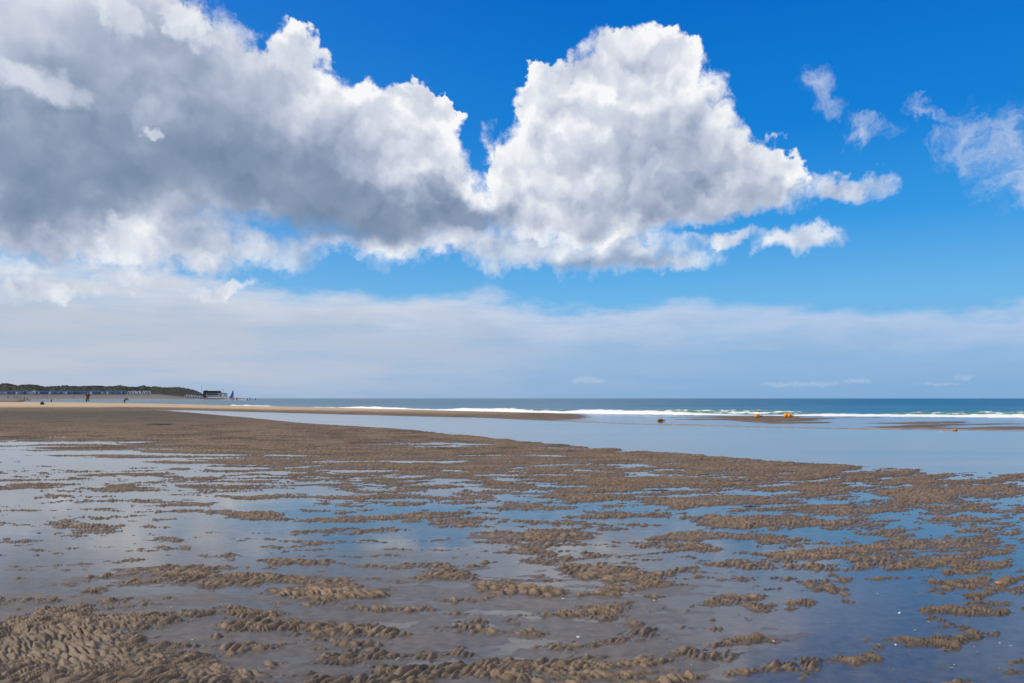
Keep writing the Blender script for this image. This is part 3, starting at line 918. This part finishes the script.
def build_people():
    skin = plain('skin', (0.42, 0.25, 0.17), 0.5, 0.06)
    dark = plain('dark_cloth', (0.016, 0.016, 0.020), 0.8, 0.2); navy = plain('navy_cloth', (0.02, 0.03, 0.07), 0.8, 0.2)
    red = plain('red_cloth', (0.42, 0.05, 0.03), 0.8, 0.1); orange = plain('orange_cloth', (0.65, 0.20, 0.04), 0.8, 0.1)
    grey = plain('grey_cloth', (0.10, 0.10, 0.11), 0.8, 0.2); brown = plain('brown_hair', (0.04, 0.022, 0.012), 0.7, 0.2)
    plum = plain('plum_cloth', (0.10, 0.02, 0.05), 0.8, 0.2); teal = plain('teal_cloth', (0.02, 0.09, 0.10), 0.8, 0.2)
    C = lambda top, legs, **k: dict(skin=skin, top=top, legs=legs, hair=brown, **k)

    def spot(px, d):
        x = (px - 512) / F_PX * d
        return Vector((x, d, ground_z(x, d)))
    # pair of big figures on the bar: one grown-up with an orange pack, dark bag in the hand
    p = spot(88.0, 137.0)
    t, J, sc = make_person('person in dark clothes wearing an orange pack, tallest on the sand bar', p, math.radians(200), 1.80,
                           lean=8, stride=14, arms=(14, -12), elbow=12, cols=C(dark, dark))
    b = (J['chest'] * sc)
    pk = thing('backpack', 'orange backpack worn by the dark figure on the sand bar', 'backpack', p, math.radians(200))
    bm = bmesh.new(); box(bm, -.15, .15, b.y - .31, b.y - .13, b.z - .26, b.z + .17, 0.05); from_bm('pack_body', bm, orange, pk, True)
    bm = bmesh.new(); box(bm, -.11, .11, b.y - .36, b.y - .305, b.z - .22, b.z - .03, 0.02); from_bm('pocket', bm, red, pk, True)
    for s in (-1, 1):
        bm = bmesh.new(); tube(bm, [(s * .09, b.y - .14, b.z + .14), (s * .10, b.y + .02, b.z + .21), (s * .10, b.y + .155, b.z + .02), (s * .11, b.y - .02, b.z - .22), (s * .11, b.y - .14, b.z - .24)], [.018] * 5, 6)
        from_bm('strap', bm, dark, pk, True)
    w = Matrix.Rotation(math.radians(200), 3, 'Z') @ (J['har'] * sc)
    bag = thing('carried_bag', 'dark bag hanging from the hand of the figure with the orange pack', 'bag', p + w, math.radians(200))
    bm = bmesh.new(); box(bm, -.10, .10, -.20, .20, -.62, -.20, 0.06); from_bm('bag_body', bm, navy, bag, True)
    for s in (-1, 1):
        bm = bmesh.new(); tube(bm, [(s * .05, -.12, -.22), (s * .03, -.06, -.06), (0, 0, 0.0), (s * .03, .06, -.06), (s * .05, .12, -.22)], [.011] * 5, 6)
        from_bm('handle', bm, dark, bag, True)
    # the bending figure further right
    p = spot(124.6, 150.0)
    make_person('person bending forward on the bar, right of the figure with the pack', p, math.radians(-80), 1.74,
                lean=42, stride=6, arms=(30, 26), elbow=24, cols=C(plum, navy))
    # slim figure at the waterline on the left
    p = spot(51.3, 232.0)
    make_person('slim person in teal trousers standing alone by the water near the dark bag', p, math.radians(150), 1.70, stride=4, arms=(6, -4), cols=C(dark, teal))
    # loose group on the far grey beach
    G = 'walkers on the far grey beach'
    far = [(8.0, 400, 'lone person in dark red at the far left end of the walkers', plum, dark, 170, 8),
           (14.6, 402, 'person in black walking as left one of a close pair', dark, dark, 150, 12),
           (17.2, 400, 'person in dark red walking as right one of a close pair', plum, navy, 160, 12),
           (20.2, 396, 'person in dark jacket and orange trousers in the middle of the walkers', dark, orange, 190, 10),
           (24.2, 390, 'broad person in black, the tallest of the walkers', dark, dark, 185, 6),
           (27.3, 402, 'slim person in teal just right of the tallest walker', teal, dark, 200, 10),
           (29.6, 400, 'person in dark red jacket at the right end of the walkers', red, dark, 170, 10)]
    for px, d, lab, top, leg, a, st in far:
        make_person(lab, spot(px, d), math.radians(a), 1.92 if 'tallest' in lab else 1.70, stride=st, arms=(st, -st), cols=C(top, leg), group=G)
    tiny = [(37.2, 642, 'tiny distant person in grey left of the other strollers near the huts', grey, dark), (42.2, 648, 'tiny distant person in teal strolling below the blue huts', teal, dark),
            (44.6, 648, 'tiny distant person in dark red strolling below the blue huts', plum, dark), (47.3, 645, 'tiny distant person in black strolling just left of the slim figure', dark, dark),
            (74.0, 640, 'tiny distant person in dark clothes below the huts, beside the pack wearer', dark, navy)]
    for px, d, lab, top, leg in tiny:
        make_person(lab, spot(px, d), math.radians(140), 1.8, stride=8, arms=(8, -8), cols=C(top, leg), group='strollers below the huts')
    # a dark bag left on the bar
    db = min(np.arange(84, 140, 0.5), key=lambda q: abs(HOR + (H_CAM - ground_z((42.2 - 512) / F_PX * q, q)) * F_PX / q - 404.6))
    x = (42.2 - 512) / F_PX * db; z = ground_z(x, db)
    bg = thing('beach_bag', 'small dark rounded bag lying alone on the pale sand bar', 'bag', (x, db, z - 0.02), 0.4)
    bm = bmesh.new(); bmesh.ops.create_uvsphere(bm, u_segments=20, v_segments=12, radius=0.27)
    for v in bm.verts:
        v.co.z = max(v.co.z, -0.20) * 0.9 + 0.18; v.co.x *= 1.05; v.co.y *= 0.8
        k = 1 + 0.08 * math.sin(9 * v.co.x + 7 * v.co.z); v.co.x *= k; v.co.y *= k
    from_bm('bag_body', bm, plain('dark_canvas', (0.018, 0.026, 0.018), 0.8, 0.2), bg, True)
    bm = bmesh.new(); tube(bm, [(-.12, 0, .38), (-.09, 0, .47), (0, 0, .51), (.09, 0, .47), (.12, 0, .38)], [.018] * 5, 6)
    from_bm('handle', bm, plain('red_webbing', (0.30, 0.03, 0.03), 0.7), bg, True)


# ---- dune, huts, pavilion ---------------------------------------------------
DUNE = [(-420, 384.5), (-200, 385), (-60, 386), (-12, 384.8), (0, 384.8), (6, 383.5), (9, 384), (12, 385), (18, 385.9), (28, 384.9), (34, 385), (40, 386.2), (46, 387.4), (52, 386.6),
        (60, 386.4), (65, 385.7), (70, 386.3), (78, 386.8), (90, 386.3), (100, 386.4), (110, 386.9), (115, 386.5), (120.5, 385.7), (126, 387.1), (137, 387.4),
        (143, 385.9), (149, 387.3), (155, 386.7), (162, 387.5), (175, 387.7), (179, 387.2), (185, 388.2), (195, 390.2), (200, 392.2), (203.5, 394.6), (207, 397.2)]


def build_dune():
    pxs = np.linspace(-420, 207, 500)
    top = np.interp(pxs, [p for p, _ in DUNE], [q for _, q in DUNE])
    rows = np.linspace(0, 1, 30)
    D0, D1 = 764.0, 850.0
    Yd = D0 + (D1 - D0) * rows[:, None] + 0 * pxs[None, :]
    Xd = (pxs[None, :] - 512) / F_PX * Yd
    crest = H_CAM + (HOR - top) / F_PX * 815.0
    base = np.array([ground_z((p - 512) / F_PX * D0, D0) for p in pxs]) - 0.4
    prof = sstep(0, 0.55, rows) * sstep(1.05, 0.75, rows)
    lum = fbm(Xd / 9, Yd / 9, 3, 0.5, 120) * 0.8
    Zd = base[None, :] + (crest - base)[None, :] * prof[:, None] + lum * prof[:, None] * (1 - prof[:, None]) * 3
    m, N, out = mat('dune_turf')
    geo = N.n.new('ShaderNodeNewGeometry'); P = geo.outputs['Position']
    n = N.noise(P, 0.12, 5, 0.6)
    col = N.mixc(N.mr(n, 0.4, 0.68), (0.007, 0.011, 0.005), (0.030, 0.031, 0.015))
    b = bsdf(N, Base_Color=col, Roughness=0.95); N.l.new(b.outputs[0], out.inputs[0])
    o = grid_mesh('dunes', Xd, Yd, Zd, m)
    struct(o)
    # scrub: leaf clumps all over the slope
    rs = np.random.RandomState(5)
    V = []; F = []
    for i in range(5200):
        c = rs.randint(0, len(pxs)); r = rs.uniform(0.12, 0.62)
        px = pxs[c]
        if px > 196 or (px > 150 and rs.rand() < (px - 150) / 60):
            continue
        y = D0 + (D1 - D0) * r; x = (px + rs.uniform(-1, 1) - 512) / F_PX * y
        ri = min(int(r * 29), 28); z = Zd[ri, c]
        R_ = rs.uniform(0.5, 1.5) * (1.0 if px < 150 else 0.6)
        for k in range(9):
            d = rs.normal(size=3); d /= np.linalg.norm(d); d[2] = abs(d[2]) * 0.7
            q = np.array([x, y, z - 0.1]) + d * R_ * rs.uniform(0.4, 1.0)
            a = rs.normal(size=3); a /= np.linalg.norm(a); bb = np.cross(a, rs.normal(size=3)); bb /= np.linalg.norm(bb)
            s = rs.uniform(0.25, 0.6)
            i0 = len(V); V += [q - a * s, q - bb * s * .7, q + a * s, q + bb * s * .7]; F.append((i0, i0 + 1, i0 + 2, i0 + 3))
    me = bpy.data.meshes.new('dune_scrub'); me.from_pydata([tuple(v) for v in V], [], F)
    m2, N, out = mat('scrub_leaves')
    geo = N.n.new('ShaderNodeNewGeometry')
    n = N.noise(geo.outputs['Position'], 0.25, 4, 0.6)
    col = N.mixc(N.mr(n, 0.35, 0.65), (0.004, 0.008, 0.004), (0.013, 0.020, 0.008))
    b = bsdf(N, Base_Color=col, Roughness=0.8); N.l.new(b.outputs[0], out.inputs[0])
    o = link('dune_scrub', me, m2)
    struct(o, 'stuff', 'dark green scrub covering the dune behind the beach huts', 'scrub')


def make_hut(kind, wall, roofm, doorm, trim):
    """beach hut: boarded walls on a plinth, gabled roof with overhang, double door; front faces -Y"""
    t = thing('beach_hut', '', 'beach hut', (0, 0, 0))
    bm = bmesh.new(); w, d, h = 2.1, 2.4, 2.2
    box(bm, -w / 2, w / 2, 0, d, 0.25, h)
    # gable ends
    for y in (0, d):
        vs = [bm.verts.new((-w / 2, y, h)), bm.verts.new((w / 2, y, h)), bm.verts.new((0, y, h + 0.75))]
        bm.faces.new(vs)
    for k in range(12):
        x = -w / 2 + (k + 0.5) * w / 12
        box(bm, x - 0.075, x + 0.075, -0.03, -0.004, 0.3, h - 0.04)
    from_bm('wall', bm, wall, t)
    bm = bmesh.new()
    for s in (-1, 1):
        v = [(-s * 0.0, -0.2, h + 0.82), (s * (w / 2 + 0.18), -0.2, h - 0.02), (s * (w / 2 + 0.18), d + 0.2, h - 0.02), (0, d + 0.2, h + 0.82)]
        a = [bm.verts.new(q) for q in v]; b = [bm.verts.new((q[0], q[1], q[2] + 0.08)) for q in v]
        bm.faces.new(a); bm.faces.new(b)
        for i in range(4):
            bm.faces.new((a[i], a[(i + 1) % 4], b[(i + 1) % 4], b[i]))
    from_bm('roof', bm, roofm, t)
    bm = bmesh.new(); box(bm, -0.62, 0.62, -0.075, -0.034, 0.32, 2.02, 0.01)
    dr = from_bm('door', bm, doorm, t)
    bm = bmesh.new(); box(bm, 0.03, 0.07, -0.12, -0.077, 1.0, 1.25, 0.008); from_bm('handle', bm, trim, dr)
    bm = bmesh.new(); box(bm, -w / 2 - 0.05, w / 2 + 0.05, -0.05, d, 0.0, 0.25); from_bm('plinth', bm, trim, t)
    return t


def build_huts():
    b1 = plain('blue_paint', (0.12, 0.25, 0.48), 0.6, 0.1, 0.3); b2 = plain('pale_blue_paint', (0.24, 0.38, 0.58), 0.6, 0.1, 0.3)
    wh = plain('white_paint', (0.72, 0.74, 0.78), 0.6, 0.06, 0.3); rf = plain('blue_grey_roof', (0.16, 0.25, 0.42), 0.8, 0.15)
    rw = plain('pale_roof', (0.40, 0.45, 0.52), 0.8, 0.1); tr = plain('weathered_wood', (0.16, 0.14, 0.12), 0.8, 0.2)
    dw = plain('white_door', (0.42, 0.50, 0.62), 0.6, 0.05); db = plain('deep_blue_door', (0.05, 0.10, 0.22), 0.6)
    blue = make_hut('blue', b1, rf, db, tr); pale = make_hut('pale', b2, rf, dw, tr); white = make_hut('white', wh, rw, db, tr)
    rs = random.Random(3)
    D = 744.0

    def put(proto, used, px, d, label, group, sc=1.0):
        o = proto if not used else copy_tree(proto)
        x = (px - 512) / F_PX * d
        o.location = (x, d, ground_z(x, d) - 0.02); o.rotation_euler = (0, 0, rs.uniform(-0.12, 0.12)); o.scale = (sc, sc, sc * rs.uniform(0.96, 1.06))
        o['label'] = label
        if group:
            o['group'] = group
        elif 'group' in o:
            del o['group']
        return o
    ub = up = uw = 0
    px = -8.0
    while px < 126:
        k = rs.random()
        if 32.2 < px < 34.6:
            put(white, uw, px, D - 3, 'single white beach hut among the blue huts, above the walkers', None, 1.12); uw += 1
        elif k < 0.62:
            put(blue, ub, px, D + rs.uniform(-2, 2), 'deep blue beach hut with grey roof in the long row below the dune', 'deep blue beach huts'); ub += 1
        else:
            put(pale, up, px, D + rs.uniform(-2, 2), 'paler blue beach hut with grey roof in the long row below the dune', 'paler blue beach huts'); up += 1
        px += 2.75
    for px in (128.6, 131.6, 134.6, 138.4, 143.2, 146.0, 148.8):
        put(white, uw, px, D - 2, 'white beach hut at the loose right end of the hut row below the dune', 'white huts at the end of the row'); uw += 1
    for i in range(7):
        put(white, uw, 185.5 + i * 2.6, 735 - i * 1.0, 'low white beach hut in the short row just left of the pavilion', 'white huts beside the pavilion', 0.85); uw += 1


def build_pavilion():
    dark = plain('dark_cladding', (0.025, 0.027, 0.032), 0.7, 0.2, 0.5); wh = plain('pavilion_white', (0.62, 0.65, 0.70), 0.6, 0.05, 0.5)
    gl = plain('window_glass', (0.03, 0.05, 0.07), 0.15, 0.1); deck = plain('deck_timber', (0.13, 0.115, 0.10), 0.8, 0.2, 0.6)
    d = 735.0; s = d / F_PX
    x0 = (203.2 - 512) * s; gz = ground_z((214 - 512) * s, d)
    zt = lambda py: H_CAM + (HOR - py) * s - gz
    t = thing('beach_pavilion', 'long dark roofed beach pavilion on a raised deck at the tip of the dune', 'pavilion', (x0, d, gz))
    X = lambda px: (px - 203.2) * s
    bm = bmesh.new(); box(bm, X(205.8), X(219.3), 0.5, 9, zt(396.6) , zt(392.9)); from_bm('wall', bm, wh, t)
    bm = bmesh.new(); box(bm, X(205.0), X(218.0), -0.8, 10, zt(392.85), zt(392.3)); box(bm, X(205.6), X(217.6), 0.2, 9, zt(391.3), zt(390.8))
    for k in range(5):
        a = X(206.2) + k * (X(217.2) - X(206.2)) / 4.4
        box(bm, a, a + 1.3, 0.6, 8.6, zt(392.28), zt(391.32))
    from_bm('roof', bm, dark, t)
    bm = bmesh.new(); box(bm, X(203.2), X(205.75), -0.3, 9.5, zt(397.2), zt(390.9)); box(bm, X(203.6), X(205.2), 1.0, 6.0, zt(390.88), zt(390.4)); from_bm('tower', bm, dark, t)
    for k in range(5):
        a = X(207) + k * 2.25
        bm = bmesh.new(); box(bm, a, a + 1.8, 0.40, 0.48, zt(395.2), zt(393.6)); w = from_bm('window', bm, gl, t)
        bm = bmesh.new()
        for q0, q1, r0, r1 in ((-.08, 0, 0, 1), (1.8, 1.88, 0, 1)):
            box(bm, a + q0, a + q1, 0.36, 0.49, zt(395.25), zt(393.55))
        from_bm('window_frame', bm, dark, w)
    bm = bmesh.new(); box(bm, X(205.0), X(225.4), -4, 9.6, zt(397.0), zt(396.65))
    from_bm('deck', bm, deck, t)
    for k in range(12):
        a = X(205.4) + k * 1.62
        bm = bmesh.new(); box(bm, a - .12, a + .12, -3.8, -3.5, -0.6, zt(397.02)); from_bm('deck_post', bm, deck, t)
    bm = bmesh.new(); box(bm, X(205.0), X(219.4), -3.9, -3.82, zt(396.0), zt(395.9)); box(bm, X(205.0), X(219.4), -3.9, -3.82, zt(396.4), zt(396.33))
    for k in range(9):
        a = X(205.1) + k * 1.62
        box(bm, a - .04, a + .04, -3.95, -3.905, zt(396.64), zt(395.88))
    from_bm('railing', bm, dark, t)
    bm = bmesh.new(); box(bm, X(219.6), X(224.7), -2, 7, zt(396.6), zt(393.3)); an = from_bm('annex', bm, wh, t)
    bm = bmesh.new(); box(bm, X(219.4), X(225.1), -2.3, 7.3, zt(393.28), zt(393.0)); from_bm('annex_roof', bm, dark, an)
    bm = bmesh.new(); box(bm, X(220.5), X(222.0), -2.08, -2.02, zt(396.4), zt(394.2)); from_bm('annex_door', bm, gl, an)
    # flagpole and lamp mast
    for px, top, lab, nm in ((201.5, 385.2, 'tall thin flagpole left of the dark pavilion', 'flagpole'), (223.0, 389.8, 'short mast with a lamp head rising beside the white annex', 'lamp_mast')):
        dd = 732.0 if nm == 'flagpole' else 744.0
        x = (px - 512) / F_PX * dd; g = ground_z(x, dd); h = H_CAM + (HOR - top) / F_PX * dd - g
        p = thing(nm, lab, 'pole', (x, dd, g))
        bm = bmesh.new(); tube(bm, [(0, 0, -.3), (0, 0, h * .6), (0, 0, h)], [.13, .10, .06], 8); from_bm('pole', bm, dark, p, True)
        bm = bmesh.new(); box(bm, -.16, .16, -.16, .16, -.3, .25, .03); from_bm('foot', bm, deck, p)
        bm = bmesh.new()
        if nm == 'flagpole':
            bmesh.ops.create_uvsphere(bm, u_segments=10, v_segments=6, radius=.14); bmesh.ops.translate(bm, vec=(0, 0, h + .1), verts=bm.verts); from_bm('finial', bm, plain('gilt', (.5, .12, .08), .4), p, True)
        else:
            box(bm, -.45, .45, -.3, .3, h, h + .35, .06); from_bm('lamp_head', bm, dark, p)


def build_boats():
    d = 690.0
    x = (231.3 - 512) / F_PX * d; g = ground_z(x, d); g = max(g, SEA_Z + 0.1)
    t = thing('sailing_catamaran', 'small beached catamaran with a tall blue sail edged in red', 'sailing boat', (x, d, g))
    blue = plain('blue_sailcloth', (0.03, 0.17, 0.55), 0.6, 0.1, 1.0); red = plain('red_sleeve', (0.45, 0.07, 0.05), 0.6)
    hull = plain('orange_hull', (0.60, 0.22, 0.12), 0.4); al = plain('mast_alloy', (0.35, 0.22, 0.2), 0.4, 0.05, 2, 0.6)
    ht = H_CAM + (HOR - 390.0) / F_PX * d - g
    # sail outline: luff along the bent mast at right, leech curving to the clew at left
    bm = bmesh.new()
    n = 10; A = []; B = []
    for i in range(n + 1):
        f = i / n; z = 0.9 + (ht - 1.0) * f
        mx = 1.55 + 0.45 * math.sin(f * 2.6) - 0.25 * f
        cx = mx - (3.6 * (1 - f) ** 0.85 * (1 - 0.15 * math.sin(math.pi * f)) + 0.12)
        A.append((mx, z)); B.append((cx, z))
    for off in (-0.02, 0.02):
        prev = None
        for i in range(n + 1):
            row = []
            for k in range(6):
                f = k / 5; xx = A[i][0] + (B[i][0] - A[i][0]) * f
                row.append(bm.verts.new((xx, off + 0.35 * math.sin(math.pi * f) * (1 - i / n), A[i][1])))
            if prev:
                for k in range(5):
                    bm.faces.new((prev[k], prev[k + 1], row[k + 1], row[k]))
            prev = row
    from_bm('sail', bm, blue, t, True)
    bm = bmesh.new(); tube(bm, [(A[i][0] + 0.16, 0, A[i][1]) for i in range(n + 1)], [.17] * n + [.08], 8); from_bm('luff_sleeve', bm, red, t, True)
    bm = bmesh.new(); tube(bm, [(1.62, 0, .3), (1.66, 0, .95)], [.07, .07], 8); from_bm('mast', bm, al, t, True)
    bm = bmesh.new(); tube(bm, [(1.62, 0, .85), (-1.9, 0.1, .95)], [.06, .05], 8); from_bm('boom', bm, al, t, True)
    for sgn in (-1, 1):
        bm = bmesh.new(); tube(bm, [(-2.4, sgn * 1.1, .32), (-1.5, sgn * 1.1, .24), (0.5, sgn * 1.1, .22), (2.2, sgn * 1.1, .30), (2.9, sgn * 1.1, .48)], [.16, .26, .28, .2, .05], 10)
        from_bm('hull', bm, hull, t, True)
    for xx in (-0.9, 1.3):
        bm = bmesh.new(); tube(bm, [(xx, -1.1, .48), (xx, 1.1, .48)], [.06, .06], 8); from_bm('crossbeam', bm, al, t, True)
    # green channel buoy far out and posts off the point
    d = 2400.0; x = (982 - 512) / F_PX * d
    gr = plain('green_buoy_paint', (0.03, 0.30, 0.14), 0.5)
    b = thing('channel_buoy', 'tiny green channel buoy far out on the horizon at the right', 'buoy', (x, d, SEA_Z - .2))
    bm = bmesh.new(); tube(bm, [(0, 0, 0), (0, 0, .5), (0, 0, 1.2), (0, 0, 1.4)], [1.2, 1.6, 1.5, 1.0], 14); from_bm('float', bm, gr, b, True)
    bm = bmesh.new(); tube(bm, [(0, 0, 1.4), (0, 0, 4.2)], [.8, .35], 10); from_bm('tower', bm, gr, b, True)
    bm = bmesh.new(); tube(bm, [(0, 0, 4.2), (0, 0, 5.4)], [.6, .05], 10); from_bm('top_mark', bm, gr, b, True)
    tim = plain('groyne_timber', (0.07, 0.045, 0.035), 0.85, 0.2)
    for i, px in enumerate((236.8, 247.5, 250.0, 255.5)):
        d = 560 + 20 * i; x = (px - 512) / F_PX * d
        bm = bmesh.new(); h = (1.9, 1.7, 2.0, 1.6)[i]
        tube(bm, [(0, 0, -1.5), (0, 0, 0.4), (0, 0, h - .08), (0, 0, h)], [.36, .34, .31, .22], 9)
        o = from_bm('groyne_post', bm, tim, None, True); o.location = (x, d, SEA_Z)
        lab = ('dark timber post in the sea nearest to the sailing boat', 'left one of two timber posts close together in the sea beyond the bar',
               'right one of two timber posts close together in the sea beyond the bar', 'timber post in the sea farthest from the sailing boat')[i]
        tag(o, lab, 'post', 'timber posts in the sea off the point')


# ---- floats on the wet bar, shells, weed --------------------------------------
def build_small():
    org = plain('orange_plastic', (0.68, 0.25, 0.008), 0.45, 0.18, 9.0); orb = plain('fouled_orange_plastic', (0.30, 0.12, 0.012), 0.6, 0.35, 9.0)
    blk = plain('black_rubber', (0.02, 0.018, 0.016), 0.6)
    G = 'orange floats stranded on the wet bar'

    def float_(px, py, L, r, rz, lab, m, tilt=0.0):
        d = H_CAM * F_PX / (py - HOR); x = (px - 512) / F_PX * d
        t = thing('mooring_float', lab, 'float', (x, d, ground_z(x, d) - 0.02), rz, G)
        bm = bmesh.new()
        prof = [(-.5, .55), (-.46, .78), (-.36, .95), (-.15, 1.0), (.1, .96), (.3, .78), (.42, .5), (.48, .3)]
        zz = lambda f: r + tilt * (f + .5) * L
        tube(bm, [(f * L, 0, zz(f)) for f, _ in prof], [r * q for _, q in prof], 18); from_bm('float_body', bm, m, t, True)
        bm = bmesh.new(); tube(bm, [(.47 * L, 0, zz(.47)), (.62 * L, 0, zz(.62) - .02)], [r * .32, r * .30], 10); from_bm('neck', bm, blk, t, True)
        bm = bmesh.new()
        pts = [(.62 * L + r * .35 * (1 - math.cos(a)), 0, zz(.62) + r * .35 * math.sin(a)) for a in [k * 2 * math.pi / 12 for k in range(13)]]
        tube(bm, pts, [r * .09] * 13, 6, False); from_bm('ring', bm, blk, t, True)
    float_(757.3, 418.2, .34, .145, math.radians(-14), 'single orange float tapering to the right, middle one of the stranded floats', org)
    float_(786.2, 417.9, .25, .165, math.radians(-60), 'bright orange float, left one of the two lying side by side', org)
    float_(789.8, 418.0, .25, .155, math.radians(-30), 'orange float with a dark end, right one of the two lying side by side', org)
    float_(660.6, 421.4, .36, .085, math.radians(12), 'flattish dark orange float lying apart to the left of the other floats', orb)
    # lumps of tan sand at the rim of the channel
    tan = plain('tan_sand_lump', (0.36, 0.25, 0.13), 0.9, 0.2, 12)
    for px, py, s, lab in ((944, 431.2, .15, 'larger tan lump of sand at the rim of the channel at the right'), (954.5, 430.4, .10, 'smaller tan lump of sand just right of a larger one at the channel rim')):
        d = H_CAM * F_PX / (py - HOR); x = (px - 512) / F_PX * d
        bm = bmesh.new(); bmesh.ops.create_icosphere(bm, subdivisions=3, radius=s)
        for v in bm.verts:
            n = v.co.normalized(); k = 1 + .22 * math.sin(5 * n.x + 2) * math.cos(6 * n.y) + .1 * math.sin(13 * n.z + 9 * n.x)
            v.co = Vector((n.x * 1.1, n.y * .8, n.z * .52)) * s * k
        o = from_bm('sand_lump', bm, tan, None, True); o.location = (x, d, ground_z(x, d) + s * .15); tag(o, lab, 'sand lump', 'lumps at the channel rim')
    # shells: ribbed fans
    sh = plain('shell_white', (0.74, 0.72, 0.68), 0.4, 0.12, 40)
    bm = bmesh.new(); rows = []
    for i in range(6):
        f = i / 5; row = []
        for k in range(17):
            a = math.radians(-62 + 124 * k / 16); rr = .018 * f * (1 + .05 * math.cos(k * math.pi))
            row.append(bm.verts.new((math.sin(a) * rr, math.cos(a) * rr - .008, .0075 * math.sin(f * 2.2) * math.cos(a * .8) + .0007 * math.cos(k * math.pi) * f)))
        rows.append(row)
    for a, b in zip(rows, rows[1:]):
        for k in range(16):
            bm.faces.new((a[k], a[k + 1], b[k + 1], b[k]))
    ext = bmesh.ops.solidify(bm, geom=bm.faces[:], thickness=0.0014)
    proto = from_bm('seashell', bm, sh, None, True)
    rs = random.Random(12); used = False
    zones = [(560, 1010, 570, 680, 22), (860, 1015, 610, 675, 16), (180, 430, 600, 672, 9), (20, 200, 600, 660, 4)]
    for a, b, c, e, n in zones:
        for i in range(n):
            px, py = rs.uniform(a, b), rs.uniform(c, e)
            p = ground_at(px, py); z = ground_z(p.x, p.y)
            o = proto if not used else proto.copy()
            if used:
                COL.objects.link(o)
            used = True
            s = rs.uniform(0.3, 0.8)
            o.location = (p.x, p.y, max(z, -.003) + .002); o.scale = (s, s, s)
            o.rotation_euler = (rs.uniform(-.5, .3), rs.uniform(-.4, .4), rs.uniform(0, 6.28))
            tag(o, 'small white shell fragment lying on the wet rippled sand', 'shell', 'shell fragments scattered on the foreground sand')
    peb = plain('orange_stone', (0.50, 0.16, 0.05), 0.4, 0.2, 60)
    bm = bmesh.new(); bmesh.ops.create_icosphere(bm, subdivisions=3, radius=.02)
    for v in bm.verts:
        v.co.z *= .6; v.co.x *= 1.25 + 8 * v.co.y
    o = from_bm('pebble', bm, peb, None, True); p = ground_at(999, 584); o.location = (p.x, p.y, ground_z(p.x, p.y) + .008); tag(o, 'small orange pebble on a sand ridge near the right edge', 'pebble')
    # strands of dark weed
    weed = plain('dark_weed', (0.020, 0.014, 0.008), 0.45, 0.3, 20)
    for j, (px, py, s, lab) in enumerate(((659, 490.5, .13, 'dark strand of seaweed on a low sand ridge right of the centre'), (752, 506.5, .12, 'dark clump of seaweed on the sand ridge right of another strand'),
                                          (155, 426.5, .34, 'left one of two dark weed tangles on the far grey sand'), (165, 426.8, .38, 'right one of two dark weed tangles on the far grey sand'))):
        bm = bmesh.new(); r2 = random.Random(40 + j)
        for k in range(14):
            a = r2.uniform(0, 6.28); pts = []; q = Vector((r2.uniform(-.3, .3) * s, r2.uniform(-.15, .15) * s, .01))
            for i in range(7):
                a += r2.uniform(-.6, .6); q = q + Vector((math.cos(a) * .14 * s, math.sin(a) * .07 * s, 0)); pts.append((q.x, q.y, .012 + abs(r2.gauss(0, .05)) * s))
            tube(bm, pts, [.013 * s, .022 * s, .026 * s, .026 * s, .022 * s, .016 * s, .005 * s], 5)
        p = ground_at(px, py); o = from_bm('seaweed', bm, weed, None, True); o.location = (p.x, p.y, ground_z(p.x, p.y) - .004); tag(o, lab, 'seaweed')


build_dune()
build_huts()
build_pavilion()
build_boats()
build_people()
build_small()
